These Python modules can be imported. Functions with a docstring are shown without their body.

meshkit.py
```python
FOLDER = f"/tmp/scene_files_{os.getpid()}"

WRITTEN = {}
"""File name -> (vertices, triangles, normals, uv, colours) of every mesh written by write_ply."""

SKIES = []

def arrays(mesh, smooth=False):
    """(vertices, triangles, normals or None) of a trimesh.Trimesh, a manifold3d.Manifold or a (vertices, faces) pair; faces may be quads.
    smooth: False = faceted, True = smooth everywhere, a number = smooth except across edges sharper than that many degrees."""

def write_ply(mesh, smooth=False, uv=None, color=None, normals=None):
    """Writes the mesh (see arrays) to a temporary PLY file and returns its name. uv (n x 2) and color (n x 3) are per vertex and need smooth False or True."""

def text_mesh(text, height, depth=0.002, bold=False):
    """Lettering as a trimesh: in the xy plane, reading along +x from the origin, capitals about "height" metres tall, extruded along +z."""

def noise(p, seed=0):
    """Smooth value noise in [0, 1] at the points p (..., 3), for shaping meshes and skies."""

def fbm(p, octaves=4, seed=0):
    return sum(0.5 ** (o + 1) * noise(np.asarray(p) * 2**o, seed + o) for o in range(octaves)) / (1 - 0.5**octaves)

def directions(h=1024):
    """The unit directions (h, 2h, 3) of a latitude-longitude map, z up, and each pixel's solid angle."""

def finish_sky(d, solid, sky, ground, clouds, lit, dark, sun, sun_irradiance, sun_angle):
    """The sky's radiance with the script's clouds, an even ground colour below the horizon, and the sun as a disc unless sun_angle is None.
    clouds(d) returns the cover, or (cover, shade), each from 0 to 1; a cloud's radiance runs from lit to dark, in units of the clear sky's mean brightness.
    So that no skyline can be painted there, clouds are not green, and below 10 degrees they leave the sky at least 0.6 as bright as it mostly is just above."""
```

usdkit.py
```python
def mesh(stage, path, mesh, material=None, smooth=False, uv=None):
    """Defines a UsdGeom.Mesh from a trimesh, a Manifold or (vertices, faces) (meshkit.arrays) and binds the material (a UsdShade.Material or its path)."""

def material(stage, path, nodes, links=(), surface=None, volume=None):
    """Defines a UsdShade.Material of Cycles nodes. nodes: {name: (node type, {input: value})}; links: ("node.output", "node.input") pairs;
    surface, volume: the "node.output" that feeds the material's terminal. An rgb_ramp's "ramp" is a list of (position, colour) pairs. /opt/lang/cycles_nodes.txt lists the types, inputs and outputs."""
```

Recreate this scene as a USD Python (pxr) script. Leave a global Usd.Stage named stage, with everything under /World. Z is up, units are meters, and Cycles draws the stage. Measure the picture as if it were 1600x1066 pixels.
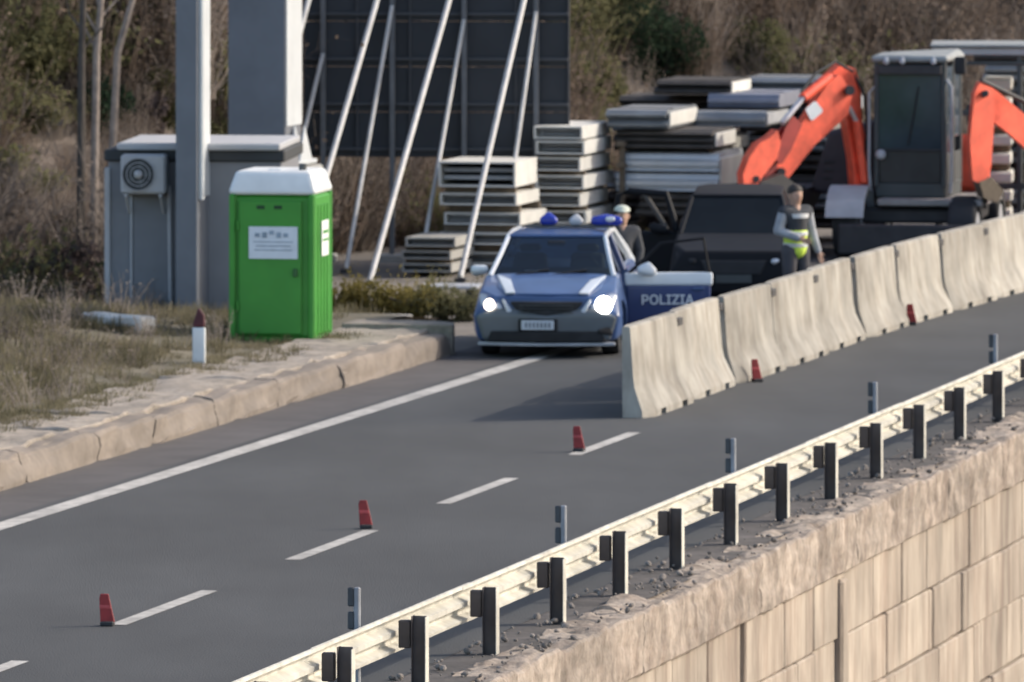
import math, random
import numpy as np, trimesh, usdkit, meshkit
import manifold3d as m3
from pxr import Usd, UsdGeom, UsdLux, UsdShade, Sdf, Gf, Vt

random.seed(7)
rng = np.random.default_rng(7)
stage = Usd.Stage.CreateInMemory()
UsdGeom.SetStageUpAxis(stage, 'Z')
UsdGeom.SetStageMetersPerUnit(stage, 1.0)
UsdGeom.Xform.Define(stage, '/World')
UsdGeom.Scope.Define(stage, '/World/Looks')

# ------------------------------------------------------------------ camera
H, FOC, YH = 7.4, 13000.0, -388.0           # mast height, focal length in pixels of a 1600 px picture, horizon row
cam = UsdGeom.Camera.Define(stage, '/World/camera')
cam.AddTranslateOp().Set(Gf.Vec3d(0, 0, H))
cam.AddRotateXOp().Set(90.0)
AP = 36.0
cam.CreateHorizontalApertureAttr(AP)
cam.CreateVerticalApertureAttr(AP * 682 / 1024)
cam.CreateFocalLengthAttr(AP * FOC / 1600)
cam.CreateVerticalApertureOffsetAttr(-(533 - YH) / 1600 * AP)
cam.CreateFStopAttr(7.5)
cam.CreateFocusDistanceAttr(50.0)
cam.CreateClippingRangeAttr(Gf.Vec2f(1.0, 5000.0))
cam.CreateExposureAttr(0.62)

# ------------------------------------------------------------------ sky and sun
SUN_EL = math.radians(29.5)
sun_xy = np.array([0.95, 0.31]); sun_xy /= np.linalg.norm(sun_xy)
SUN = np.array([sun_xy[0] * math.cos(SUN_EL), sun_xy[1] * math.cos(SUN_EL), math.sin(SUN_EL)])
sky_mat = usdkit.material(stage, '/World/Looks/sky_look', {
    's': ('sky_texture', {'sky_type': 'single_scattering', 'sun_disc': False, 'sun_elevation': SUN_EL,
                          'sun_rotation': math.atan2(SUN[0], SUN[1]), 'altitude': 200.0, 'aerosol_density': 2.5}),
    'b': ('background_shader', {'strength': 0.15})}, [('s.color', 'b.color')], surface='b.background')
dome = UsdLux.DomeLight.Define(stage, '/World/sky')
UsdShade.MaterialBindingAPI.Apply(dome.GetPrim()).Bind(sky_mat)
dome.GetPrim().SetCustomDataByKey('kind', 'structure')
sun = UsdLux.DistantLight.Define(stage, '/World/sun')
sun.CreateIntensityAttr(0.52); sun.CreateNormalizeAttr(True) if hasattr(sun, 'CreateNormalizeAttr') else None
sun.CreateAngleAttr(0.6); sun.CreateColorAttr(Gf.Vec3f(1.0, 0.93, 0.82))
zq = Gf.Rotation(Gf.Vec3d(0, 0, 1), Gf.Vec3d(*map(float, SUN)))
sun.AddOrientOp(UsdGeom.XformOp.PrecisionDouble).Set(Gf.Quatd(zq.GetQuat()))

# ------------------------------------------------------------------ places
ALPHA = math.atan(3050 / FOC)               # the road runs this much to the right of the view
D = np.array([math.sin(ALPHA), math.cos(ALPHA)])
N = np.array([math.cos(ALPHA), -math.sin(ALPHA)])
ROADZ = -math.degrees(ALPHA)
def uv(u, v): return u * D + v * N          # along the road, across it -> world x, y
def ground(px, py, z=0.0):                  # the point of height z seen at a pixel of the photograph
    y = (H - z) * FOC / (py - YH)
    return np.array([(px - 800) / FOC * y, y])
def to_uv(p): return float(p @ D), float(p @ N)

# ------------------------------------------------------------------ helpers
counts = {}
def numbered(path):
    k = counts.get(path, 0); counts[path] = k + 1
    return path if k == 0 else f'{path}_{k:03d}'
def tag(prim, label=None, cat=None, group=None, kind=None):
    for k, s in (('label', label), ('category', cat), ('group', group), ('kind', kind)):
        if s: prim.SetCustomDataByKey(k, s)
    return prim
def thing(name, label, cat, loc=(0, 0, 0), rotz=0.0, group=None, kind=None):
    x = UsdGeom.Xform.Define(stage, numbered('/World/' + name))
    x.AddTranslateOp().Set(Gf.Vec3d(*map(float, loc)))
    if rotz: x.AddRotateZOp().Set(float(rotz))
    return tag(x.GetPrim(), label, cat, group, kind)
def cat(*ms):
    ms = [m for m in ms if m is not None]
    out = []
    for m in ms:
        if isinstance(m, (list, tuple)): out += list(m)
        else: out.append(m)
    return trimesh.util.concatenate(out) if len(out) > 1 else out[0]
def obj(name, mesh, mat, parent=None, smooth=35, label=None, kind=None):
    base = str(parent.GetPath()) if parent is not None else '/World'
    if isinstance(mesh, (list,)): mesh = cat(*mesh)
    p = usdkit.mesh(stage, numbered(base + '/' + name), mesh, mat, smooth=smooth).GetPrim()
    tag(p, label, None, None, kind)
    return p
def dup(src, loc, rotz, label=None, group=None):
    was = src.GetCustomData()
    r = thing(src.GetName().rstrip('0123456789').rstrip('_'), label or was.get('label'), was.get('category'), loc, rotz, group or was.get('group'))
    r.GetReferences().AddInternalReference(src.GetPath())
    r.SetInstanceable(True)
    return r
def bx(cx, cy, cz, sx, sy, sz):
    m = trimesh.creation.box((sx, sy, sz)); m.apply_translation((cx, cy, cz)); return m
def cbx(cx, cy, cz, sx, sy, sz, c=0.02):
    pts = []
    for a in (-1, 1):
        for b in (-1, 1):
            for d in (-1, 1):
                for k in range(3):
                    q = np.array([a * sx / 2, b * sy / 2, d * sz / 2]) - c * np.array([a, b, d]) * (np.arange(3) != k)
                    pts.append(q)
    m = trimesh.convex.convex_hull(np.array(pts)); m.apply_translation((cx, cy, cz)); return m
ICO = trimesh.creation.icosphere(1, 1.0).vertices
def rhull(pts):
    return trimesh.convex.convex_hull(np.vstack([np.array(p[:3]) + ICO * p[3] for p in pts]))
def sym(pts): return [(s * p[0], *p[1:]) for p in pts for s in (-1, 1)]
def tube(path, rad, sides=8, caps=True):
    path = np.asarray(path, float); rad = np.broadcast_to(np.asarray(rad, float), (len(path),))
    vs, fs = [], []
    up = np.array([0, 0, 1.0])
    for i, p in enumerate(path):
        t = path[min(i + 1, len(path) - 1)] - path[max(i - 1, 0)]; t /= np.linalg.norm(t) + 1e-9
        a = np.cross(t, up if abs(t[2]) < 0.9 else np.array([1.0, 0, 0])); a /= np.linalg.norm(a)
        b = np.cross(t, a)
        th = np.arange(sides) / sides * 2 * np.pi
        vs.append(p + rad[i] * (np.cos(th)[:, None] * a + np.sin(th)[:, None] * b))
    for i in range(len(path) - 1):
        for k in range(sides):
            k2 = (k + 1) % sides; o, q = i * sides, (i + 1) * sides
            fs += [[o + k, q + k, q + k2], [o + k, q + k2, o + k2]]
    V = np.vstack(vs)
    if caps:
        n0 = len(V); V = np.vstack([V, path[:1], path[-1:]]); L = (len(path) - 1) * sides
        for k in range(sides):
            k2 = (k + 1) % sides
            fs += [[n0, k, k2], [n0 + 1, L + k2, L + k]]
    m = trimesh.Trimesh(V, np.array(fs), process=False)
    m.fix_normals() if len(fs) < 300 else None
    return m
def cyl(p0, p1, r, sides=12): return tube([p0, p1], r, sides)
def beam(p0, p1, w, h, c=0.01, up=(0, 0, 1)):      # chamfered bar from p0 to p1
    p0, p1 = np.array(p0, float), np.array(p1, float)
    L = np.linalg.norm(p1 - p0); y = (p1 - p0) / L
    x = np.cross(y, np.array(up, float)); x /= np.linalg.norm(x); z = np.cross(x, y)
    m = cbx(0, 0, 0, w, L, h, c)
    T = np.eye(4); T[:3, 0], T[:3, 1], T[:3, 2], T[:3, 3] = x, y, z, (p0 + p1) / 2
    m.apply_transform(T); return m
def extrude_u(profile, u0, u1, closed=True):     # profile (v, z) swept along local y from u0 to u1
    pr = np.array(profile, float); n = len(pr)
    V = np.vstack([np.c_[pr[:, 0], np.full(n, u0), pr[:, 1]], np.c_[pr[:, 0], np.full(n, u1), pr[:, 1]]])
    F = []
    for k in range(n if closed else n - 1):
        k2 = (k + 1) % n; F += [[k, k2, n + k2], [k, n + k2, n + k]]
    if closed:
        from shapely.geometry import Polygon
        pv, pf = trimesh.creation.triangulate_polygon(Polygon(pr), engine='earcut')
        idx = [int(np.argmin(((pr - q) ** 2).sum(1))) for q in pv]
        for f in pf:
            a, b, c = (idx[i] for i in f)
            F += [[a, b, c], [n + a, n + c, n + b]]
    m = trimesh.Trimesh(V, np.array(F), process=False)
    if closed: m.fix_normals()
    return m
def place(m, loc, rotz=0.0):
    m = m.copy()
    m.apply_transform(trimesh.transformations.rotation_matrix(math.radians(rotz), [0, 0, 1])); m.apply_translation(loc); return m
def stand_text(text, h, depth=0.004, bold=True):   # lettering upright, facing local -y, centred on the origin
    t = meshkit.text_mesh(text, h, depth, bold)
    v = t.vertices.copy(); c = (v.min(0) + v.max(0)) / 2
    t.vertices = np.c_[v[:, 0] - c[0], -v[:, 2], v[:, 1] - c[1]]
    t.fix_normals(); return t

# ------------------------------------------------------------------ materials
def M(name, col, rough=0.65, var=0.2, scale=3.0, metal=0.0, bump=0.0, bscale=30.0, stretch=(1, 1, 1), rnd=0.0, spec=0.5, coat=0.0, col2=None, big=0.0, bigscale=0.35, rot=(0, 0, 0), streak=None):
    col = np.array(col, float)
    lo = np.clip(col * (1 - var), 0, 1); hi = np.clip(col * (1 + var), 0, 1)
    if col2 is not None: hi = np.array(col2, float)
    nodes = {'g': ('geometry', {}), 'mp': ('mapping', {'scale': stretch, 'rotation': rot}), 'n': ('noise_texture', {'scale': scale, 'detail': 5.0, 'roughness': 0.62}),
             'r': ('rgb_ramp', {'ramp': [(0.3, lo), (0.7, hi)]}), 'p': ('principled_bsdf', {'roughness': rough, 'metallic': metal, 'specular_ior_level': spec, 'coat_weight': coat})}
    links = [('g.position', 'mp.vector'), ('mp.vector', 'n.vector'), ('n.fac', 'r.fac')]
    src = 'r.color'
    if big:
        nodes['nb'] = ('noise_texture', {'scale': bigscale, 'detail': 3.0})
        nodes['rb'] = ('rgb_ramp', {'ramp': [(0.3, (1 - big,) * 3), (0.7, (1 + big,) * 3)]})
        nodes['mb'] = ('mix', {'mix_type': 'multiply', 'fac': 1.0})
        links += [('g.position', 'nb.vector'), ('nb.fac', 'rb.fac'), (src, 'mb.color1'), ('rb.color', 'mb.color2')]; src = 'mb.color'
    if streak:
        nodes['ms'] = ('mapping', {'scale': streak[1]}); nodes['ns'] = ('noise_texture', {'scale': 1.0, 'detail': 6.0, 'roughness': 0.7})
        nodes['rs'] = ('rgb_ramp', {'ramp': [(0.36, streak[0]), (0.56, (1, 1, 1))]}); nodes['mst'] = ('mix', {'mix_type': 'multiply', 'fac': 1.0})
        links += [('g.position', 'ms.vector'), ('ms.vector', 'ns.vector'), ('ns.fac', 'rs.fac'), (src, 'mst.color1'), ('rs.color', 'mst.color2')]; src = 'mst.color'
    if rnd:
        nodes['oi'] = ('object_info', {})
        nodes['ro'] = ('rgb_ramp', {'ramp': [(0.0, (1 - rnd,) * 3), (1.0, (1 + rnd,) * 3)]})
        nodes['mo'] = ('mix', {'mix_type': 'multiply', 'fac': 1.0})
        links += [('oi.random', 'ro.fac'), (src, 'mo.color1'), ('ro.color', 'mo.color2')]; src = 'mo.color'
    links.append((src, 'p.base_color'))
    if bump:
        nodes['nn'] = ('noise_texture', {'scale': bscale, 'detail': 6.0})
        nodes['b'] = ('bump', {'strength': bump, 'distance': 0.02})
        links += [('mp.vector', 'nn.vector'), ('nn.fac', 'b.height'), ('b.normal', 'p.normal')]
    return usdkit.material(stage, '/World/Looks/' + name, nodes, links, surface='p.BSDF')
def EMIT(name, col, s):
    return usdkit.material(stage, '/World/Looks/' + name, {'e': ('emission', {'color': col, 'strength': s})}, [], surface='e.emission')
def LEAF(name, c1, c2, trans=0.3, rnd=0.35, sc=0.5):
    nodes = {'g': ('geometry', {}), 'n': ('noise_texture', {'scale': sc, 'detail': 5.0, 'roughness': 0.65}), 'r': ('rgb_ramp', {'ramp': [(0.32, c1), (0.68, c2)]}),
             'oi': ('object_info', {}), 'ro': ('rgb_ramp', {'ramp': [(0, (1 - rnd,) * 3), (1, (1 + rnd,) * 3)]}), 'm': ('mix', {'mix_type': 'multiply', 'fac': 1.0}),
             'ri': ('rgb_ramp', {'ramp': [(0, (0.65,) * 3), (1, (1.3,) * 3)]}), 'm2': ('mix', {'mix_type': 'multiply', 'fac': 1.0}),
             'd': ('diffuse_bsdf', {}), 't': ('translucent_bsdf', {}), 'x': ('mix_closure', {'fac': trans})}
    links = [('g.position', 'n.vector'), ('n.fac', 'r.fac'), ('oi.random', 'ro.fac'), ('r.color', 'm.color1'), ('ro.color', 'm.color2'),
             ('g.random_per_island', 'ri.fac'), ('m.color', 'm2.color1'), ('ri.color', 'm2.color2'),
             ('m2.color', 'd.color'), ('m2.color', 't.color'), ('d.BSDF', 'x.closure1'), ('t.BSDF', 'x.closure2')]
    return usdkit.material(stage, '/World/Looks/' + name, nodes, links, surface='x.closure')

asphalt = M('asphalt', (0.0495, 0.0505, 0.0515), 0.85, 0.13, 1.2, bump=0.3, bscale=60, big=0.17, bigscale=0.22, stretch=(1.0, 0.25, 1), rot=(0, 0, ALPHA))
shoulder_m = M('shoulder_asphalt', (0.085, 0.076, 0.074), 0.9, 0.16, 2.0, bump=0.3, bscale=50, big=0.15)
yard_m = M('yard_earth', (0.16, 0.14, 0.12), 0.95, 0.25, 1.5, bump=0.4, bscale=14, big=0.2)
verge_m = M('verge_soil', (0.13, 0.115, 0.07), 0.95, 0.35, 2.0, bump=0.5, bscale=12, col2=(0.21, 0.175, 0.12))
hill_m = M('hill_soil', (0.17, 0.14, 0.115), 0.95, 0.35, 0.9, bump=0.4, bscale=6, col2=(0.27, 0.22, 0.185))
paint_m = M('road_paint', (0.42, 0.395, 0.36), 0.75, 0.32, 7.0, bump=0.1, big=0.2, bigscale=1.0)
conc_m = M('barrier_concrete', (0.315, 0.292, 0.252), 0.9, 0.2, 3.4, bump=0.15, bscale=22, rnd=0.11, big=0.2, bigscale=1.6, stretch=(1, 1, 0.35), streak=((0.74, 0.71, 0.68), (4.5, 4.5, 1.6)))
footway_m = M('footway_concrete', (0.295, 0.25, 0.203), 0.95, 0.32, 5.0, bump=0.8, bscale=18, rnd=0.06, big=0.14, bigscale=0.8)
kerb_m = M('kerb_concrete', (0.215, 0.177, 0.143), 0.9, 0.25, 2.5, bump=0.45, bscale=14, rnd=0.12, big=0.16, bigscale=0.8)
wall_m = M('wall_concrete', (0.355, 0.30, 0.24), 0.92, 0.18, 2.6, bump=0.5, bscale=14, stretch=(1.3, 1.3, 0.4), rnd=0.12, big=0.2, bigscale=0.9, streak=((0.66, 0.60, 0.58), (2.6, 2.6, 0.35)))
coping_m = M('coping_concrete', (0.30, 0.25, 0.205), 0.95, 0.42, 4.5, bump=1.0, bscale=16, rnd=0.08, big=0.2, bigscale=1.0, streak=((0.62, 0.58, 0.56), (2.5, 2.5, 0.9)))
stone_m = M('gravel_stone', (0.17, 0.15, 0.135), 0.9, 0.25, 6.0, rnd=0.35)
galv_m = M('galvanised_steel', (0.50, 0.48, 0.42), 0.55, 0.22, 5.0, metal=0.15, bump=0.1, rnd=0.05, big=0.18, bigscale=1.5)
post_m = M('weathered_steel', (0.085, 0.073, 0.070), 0.6, 0.25, 4.0, metal=0.25, rnd=0.08)  # post steel darkened to stand for the side turned from the sun
dark_m = M('dark_steel', (0.035, 0.033, 0.035), 0.6, 0.25, 4.0)
black_m = M('black_rubber', (0.018, 0.018, 0.020), 0.75, 0.25, 6.0)
refl_dark = M('delineator_black', (0.05, 0.055, 0.06), 0.6, 0.2, 5.0)
refl_grey = M('delineator_grey', (0.24, 0.25, 0.27), 0.6, 0.2, 5.0)
red_m = M('red_plastic', (0.26, 0.022, 0.022), 0.6, 0.30, 9.0, rnd=0.12)
block_white = M('block_white', (0.50, 0.48, 0.44), 0.9, 0.2, 5.0, bump=0.4)
white_m = M('white_paint', (0.72, 0.72, 0.70), 0.55, 0.10, 3.0, big=0.08)
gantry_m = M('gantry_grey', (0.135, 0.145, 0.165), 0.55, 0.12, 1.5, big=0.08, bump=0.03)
gantry_lit = M('gantry_zinc', (0.52, 0.54, 0.55), 0.5, 0.08, 2.0, metal=0.1)  # zinc fittings, and the sunlit column sides put in as pale colour
shed_m = M('shed_panel', (0.185, 0.19, 0.205), 0.6, 0.10, 1.2, big=0.10, bump=0.03)
shed_trim = M('shed_trim', (0.40, 0.40, 0.41), 0.55, 0.1, 2.0)
shed_dark = M('shed_dark', (0.03, 0.033, 0.036), 0.7, 0.2, 2.0)
ac_m = M('unit_casing', (0.36, 0.36, 0.37), 0.5, 0.1, 3.0)
green_m = M('toilet_green', (0.04, 0.235, 0.026), 0.45, 0.10, 2.0, big=0.08)
roof_m = M('toilet_roof', (0.66, 0.67, 0.66), 0.45, 0.08, 3.0)
label_m = M('pale_panel', (0.58, 0.62, 0.66), 0.5, 0.08, 6.0)
ink_m = M('dark_ink', (0.08, 0.11, 0.15), 0.6, 0.2, 8.0)
sign_m = M('sign_back', (0.022, 0.025, 0.031), 0.6, 0.18, 1.2, big=0.12, rnd=0.12)
sign_rail = M('sign_rail', (0.05, 0.053, 0.060), 0.5, 0.15, 3.0)
post_zinc = M('post_zinc', (0.13, 0.135, 0.145), 0.5, 0.2, 4.0, metal=0.2)
strut_m = M('strut_zinc', (0.50, 0.49, 0.47), 0.5, 0.15, 4.0, metal=0.2)
slab_m = M('slab_concrete', (0.30, 0.29, 0.265), 0.8, 0.2, 3.0, bump=0.2, rnd=0.15)
slab_white = M('slab_white', (0.62, 0.60, 0.54), 0.7, 0.12, 3.0, rnd=0.05)
bundle_m = M('bundle_zinc', (0.25, 0.26, 0.27), 0.45, 0.15, 3.0, metal=0.25, rnd=0.2)
bundle_dark = M('bundle_dark', (0.075, 0.066, 0.060), 0.8, 0.3, 4.0, rnd=0.2)
wood_m = M('timber', (0.13, 0.10, 0.07), 0.85, 0.3, 5.0, stretch=(1, 6, 6))
orange_m = M('excavator_orange', (0.85, 0.105, 0.05), 0.5, 0.22, 4.0, coat=0.1, big=0.2, bigscale=1.8, bump=0.08)
hyd_m = M('hydraulic_chrome', (0.65, 0.60, 0.58), 0.3, 0.1, 4.0, metal=0.6)
maroon_m = M('engine_cover', (0.05, 0.038, 0.046), 0.6, 0.25, 2.0)
cab_m = M('cab_grey', (0.06, 0.067, 0.067), 0.55, 0.15, 3.0)
cabroof_m = M('cab_roof', (0.27, 0.285, 0.285), 0.55, 0.12, 3.0)
fender_m = M('fender_grey', (0.42, 0.43, 0.45), 0.5, 0.12, 3.0)
police_blue = M('car_blue', (0.042, 0.080, 0.185), 0.35, 0.12, 3.0, coat=0.4, big=0.12, bigscale=2)
police_white = M('car_white', (0.60, 0.63, 0.66), 0.35, 0.06, 3.0, coat=0.5)
police_grey = M('car_bumper', (0.125, 0.14, 0.15), 0.4, 0.10, 3.0, coat=0.3)
navy_m = M('car_navy', (0.028, 0.045, 0.13), 0.35, 0.08, 3.0, coat=0.4)
glass_clear = usdkit.material(stage, '/World/Looks/clear_glass', {'t': ('transparent_bsdf', {'color': (0.40, 0.47, 0.48)}), 'g': ('glossy_bsdf', {'color': (0.9, 0.95, 1.0), 'roughness': 0.03}), 'f': ('fresnel', {'IOR': 1.45}), 'x': ('mix_closure', {})},
    [('f.fac', 'x.fac'), ('t.BSDF', 'x.closure1'), ('g.BSDF', 'x.closure2')], surface='x.closure')
glass_black = M('black_car_glass', (0.006, 0.008, 0.010), 0.3, 0.3, 1.5, spec=0.12)
glass_dark = M('car_glass', (0.008, 0.013, 0.017), 0.10, 0.3, 1.5, spec=0.45)
cabglass_m = M('cab_glass', (0.03, 0.042, 0.054), 0.12, 0.35, 1.2, spec=0.6)
beacon_m = M('beacon_blue', (0.02, 0.035, 0.30), 0.2, 0.3, 14.0, coat=0.6)
chrome_m = M('headlamp_glass', (0.55, 0.57, 0.60), 0.15, 0.1, 5.0, metal=0.5)
lamp_warm = EMIT('lamp_warm', (1.0, 0.86, 0.72), 3.0)
lamp_on = EMIT('lamp_on', (1.0, 0.93, 0.85), 9.0)
blackcar_m = M('car_black', (0.007, 0.0075, 0.010), 0.6, 0.15, 2.0, spec=0.2)
skin_m = M('skin', (0.45, 0.27, 0.19), 0.6, 0.08, 8.0)
hair_m = M('hair', (0.03, 0.022, 0.018), 0.7, 0.3, 30.0)
hiviz_m = M('hi_vis_yellow', (0.62, 0.80, 0.09), 0.7, 0.12, 8.0)
tape_m = M('reflective_tape', (0.55, 0.56, 0.56), 0.4, 0.08, 8.0)
jacket_m = M('dark_jacket', (0.035, 0.038, 0.045), 0.85, 0.3, 8.0, bump=0.2)
sleeve_m = M('grey_cloth', (0.33, 0.34, 0.36), 0.85, 0.2, 8.0, bump=0.2)  # pale tone puts the sunlight on the arm into the cloth
trousers_m = M('dark_trousers', (0.07, 0.065, 0.07), 0.85, 0.25, 8.0, bump=0.2)
cap_m = M('pale_cap', (0.55, 0.58, 0.48), 0.7, 0.1, 10.0)
bark_pale = M('bark_pale', (0.27, 0.22, 0.185), 0.9, 0.3, 6.0, bump=0.5, bscale=20, rnd=0.15)
bark_dark = M('bark_dark', (0.06, 0.05, 0.042), 0.9, 0.3, 6.0, bump=0.5, bscale=20)
brush_m = LEAF('dry_brush', (0.17, 0.13, 0.105), (0.38, 0.30, 0.24), 0.4, 0.5)
brush_m2 = LEAF('grey_brush', (0.18, 0.15, 0.135), (0.44, 0.375, 0.32), 0.4, 0.5)
olive_m = LEAF('olive_brush', (0.14, 0.145, 0.075), (0.29, 0.275, 0.15), 0.4, 0.4)
dark_leaf = LEAF('dark_leaf', (0.030, 0.052, 0.034), (0.07, 0.10, 0.062), 0.3, 0.15)
bush_brown = LEAF('dark_brown_leaf', (0.09, 0.072, 0.075), (0.16, 0.13, 0.125), 0.25, 0.15)
yellow_leaf = LEAF('yellow_leaf', (0.15, 0.14, 0.045), (0.42, 0.34, 0.12), 0.35, 0.3)
grass_m = LEAF('grass_blades', (0.19, 0.175, 0.105), (0.33, 0.285, 0.19), 0.4, 0.35)

# ------------------------------------------------------------------ ground and road
def sheet(u0, u1, v0, v1, z, nu=1, nv=1):
    us, vs = np.linspace(u0, u1, nu + 1), np.linspace(v0, v1, nv + 1)
    P, F = [], []
    for u in us:
        for v in vs: P.append([*uv(u, v), z])
    for i in range(nu):
        for j in range(nv):
            a = i * (nv + 1) + j; b, c, d = a + 1, a + nv + 2, a + nv + 1
            F += [[a, b, c], [a, c, d]]
    m = trimesh.Trimesh(np.array(P), np.array(F), process=False)
    if m.face_normals[0][2] < 0: m.invert()
    return m
VK, VE, VD, VR = -24.0, -22.9, -19.35, -16.05      # kerb foot, edge line, lane dashes, right road edge
def hill_h(x, y):
    foot = np.interp(x, [-14, -6.0, -4.6, -3.4, 2, 6, 14], [101, 109.5, 111, 122, 128, 134, 142])
    t = np.maximum(0, y - foot)
    return 0.52 * t - 0.52 * 2.0 * (1 - np.exp(-t / 2.0))
def ground_z(x, y):
    return 0.0 * x
gx, gy = np.meshgrid(np.linspace(-40, 60, 101), np.linspace(96, 330, 157), indexing='xy')
gz = hill_h(gx, gy) + (meshkit.fbm(np.stack([gx * 0.4, gy * 0.4, gx * 0], -1), 3, 3) - 0.5) * 0.9 * np.clip(hill_h(gx, gy), 0, 1) - 0.30
idx = np.arange(gx.size).reshape(gx.shape)
F = np.vstack([np.c_[idx[:-1, :-1].ravel(), idx[:-1, 1:].ravel(), idx[1:, 1:].ravel()], np.c_[idx[:-1, :-1].ravel(), idx[1:, 1:].ravel(), idx[1:, :-1].ravel()]])
hill = trimesh.Trimesh(np.c_[gx.ravel(), gy.ravel(), gz.ravel()], F, process=False)
tag(obj('hillside', hill, hill_m, smooth=True), kind='structure')
low = trimesh.Trimesh(np.array([[-900, -300, -7.0], [900, -300, -7.0], [900, 1500, -7.0], [-900, 1500, -7.0]]), np.array([[0, 1, 2], [0, 2, 3]]), process=False)
tag(obj('ground', low, hill_m), kind='structure')
tag(obj('yard_ground', sheet(97, 150, -40, VR + 0.2, -0.012), yard_m), kind='structure')
road = thing('road', None, None, kind='structure')
obj('asphalt', sheet(40, 150, VE - 0.25, VR, 0.0, 30, 4), asphalt, road)
obj('rail_strip', sheet(40, 130, VR, -15.45, -0.004), M('strip_dirt', (0.075, 0.066, 0.062), 0.95, 0.3, 3.0, bump=0.5, bscale=14, big=0.25, bigscale=1.0), road)
obj('shoulder', sheet(40, 130, VK - 0.1, VE - 0.25, -0.001), shoulder_m, road)
lm = []
us = np.arange(60, 101.5, 0.75)
obj('edge_line', sheet(58, 103.0, VE - 0.12, VE + 0.12, 0.005), paint_m, road)
for k in range(-1, 4):
    u0 = 67.85 + 5.83 * k
    obj('lane_dash', sheet(u0, u0 + 2.95, VD - 0.075, VD + 0.075, 0.005), paint_m, road)
# verge behind the kerb
vx = np.linspace(70, 104.0, 69); vv = np.linspace(-36, -25.3, 28)
P = []
for u in vx:
    for v in vv:
        z = 0.29 + 0.13 * max(0, -25.9 - v) * (1 - np.clip((u - 96.5) / 4.5, 0, 1)) - 0.22 * np.clip((u - 101.8) / 2.5, 0, 1) + 0.10 * (meshkit.fbm(np.array([u * 1.1, v * 1.1, 0.0]), 3, 5) - 0.5) * (v < -25.5)
        P.append([*uv(u, v), z])
nV = len(vv); F = []
for i in range(len(vx) - 1):
    for j in range(nV - 1):
        a = i * nV + j; F += [[a, a + 1, a + nV + 1], [a, a + nV + 1, a + nV]]
verge = trimesh.Trimesh(np.array(P), np.array(F), process=False)
if verge.face_normals[0][2] < 0: verge.invert()
tag(obj('verge', verge, verge_m, smooth=True), kind='structure')
def verge_z(u, v): return float(0.29 + 0.13 * max(0, -25.9 - v) * (1 - np.clip((u - 96.5) / 4.5, 0, 1)) - 0.22 * np.clip((u - 101.8) / 2.5, 0, 1))
tag(obj('concrete_pad', [place(cbx(0, 0, 0.09, 1.9, 3.6, 0.30, 0.02), (*uv(101.0, -26.36), 0), ROADZ)], M('pad_concrete', (0.24, 0.23, 0.215), 0.9, 0.15, 2.0, bump=0.2)), kind='structure')

def rough(m, amp, sc, seed, n=2):
    for _ in range(n): m = m.subdivide()
    m.merge_vertices()
    q = np.stack([meshkit.fbm(m.vertices * sc, 3, seed + i) - 0.5 for i in range(3)], 1)
    m.vertices = m.vertices + q * amp
    return m

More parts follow.
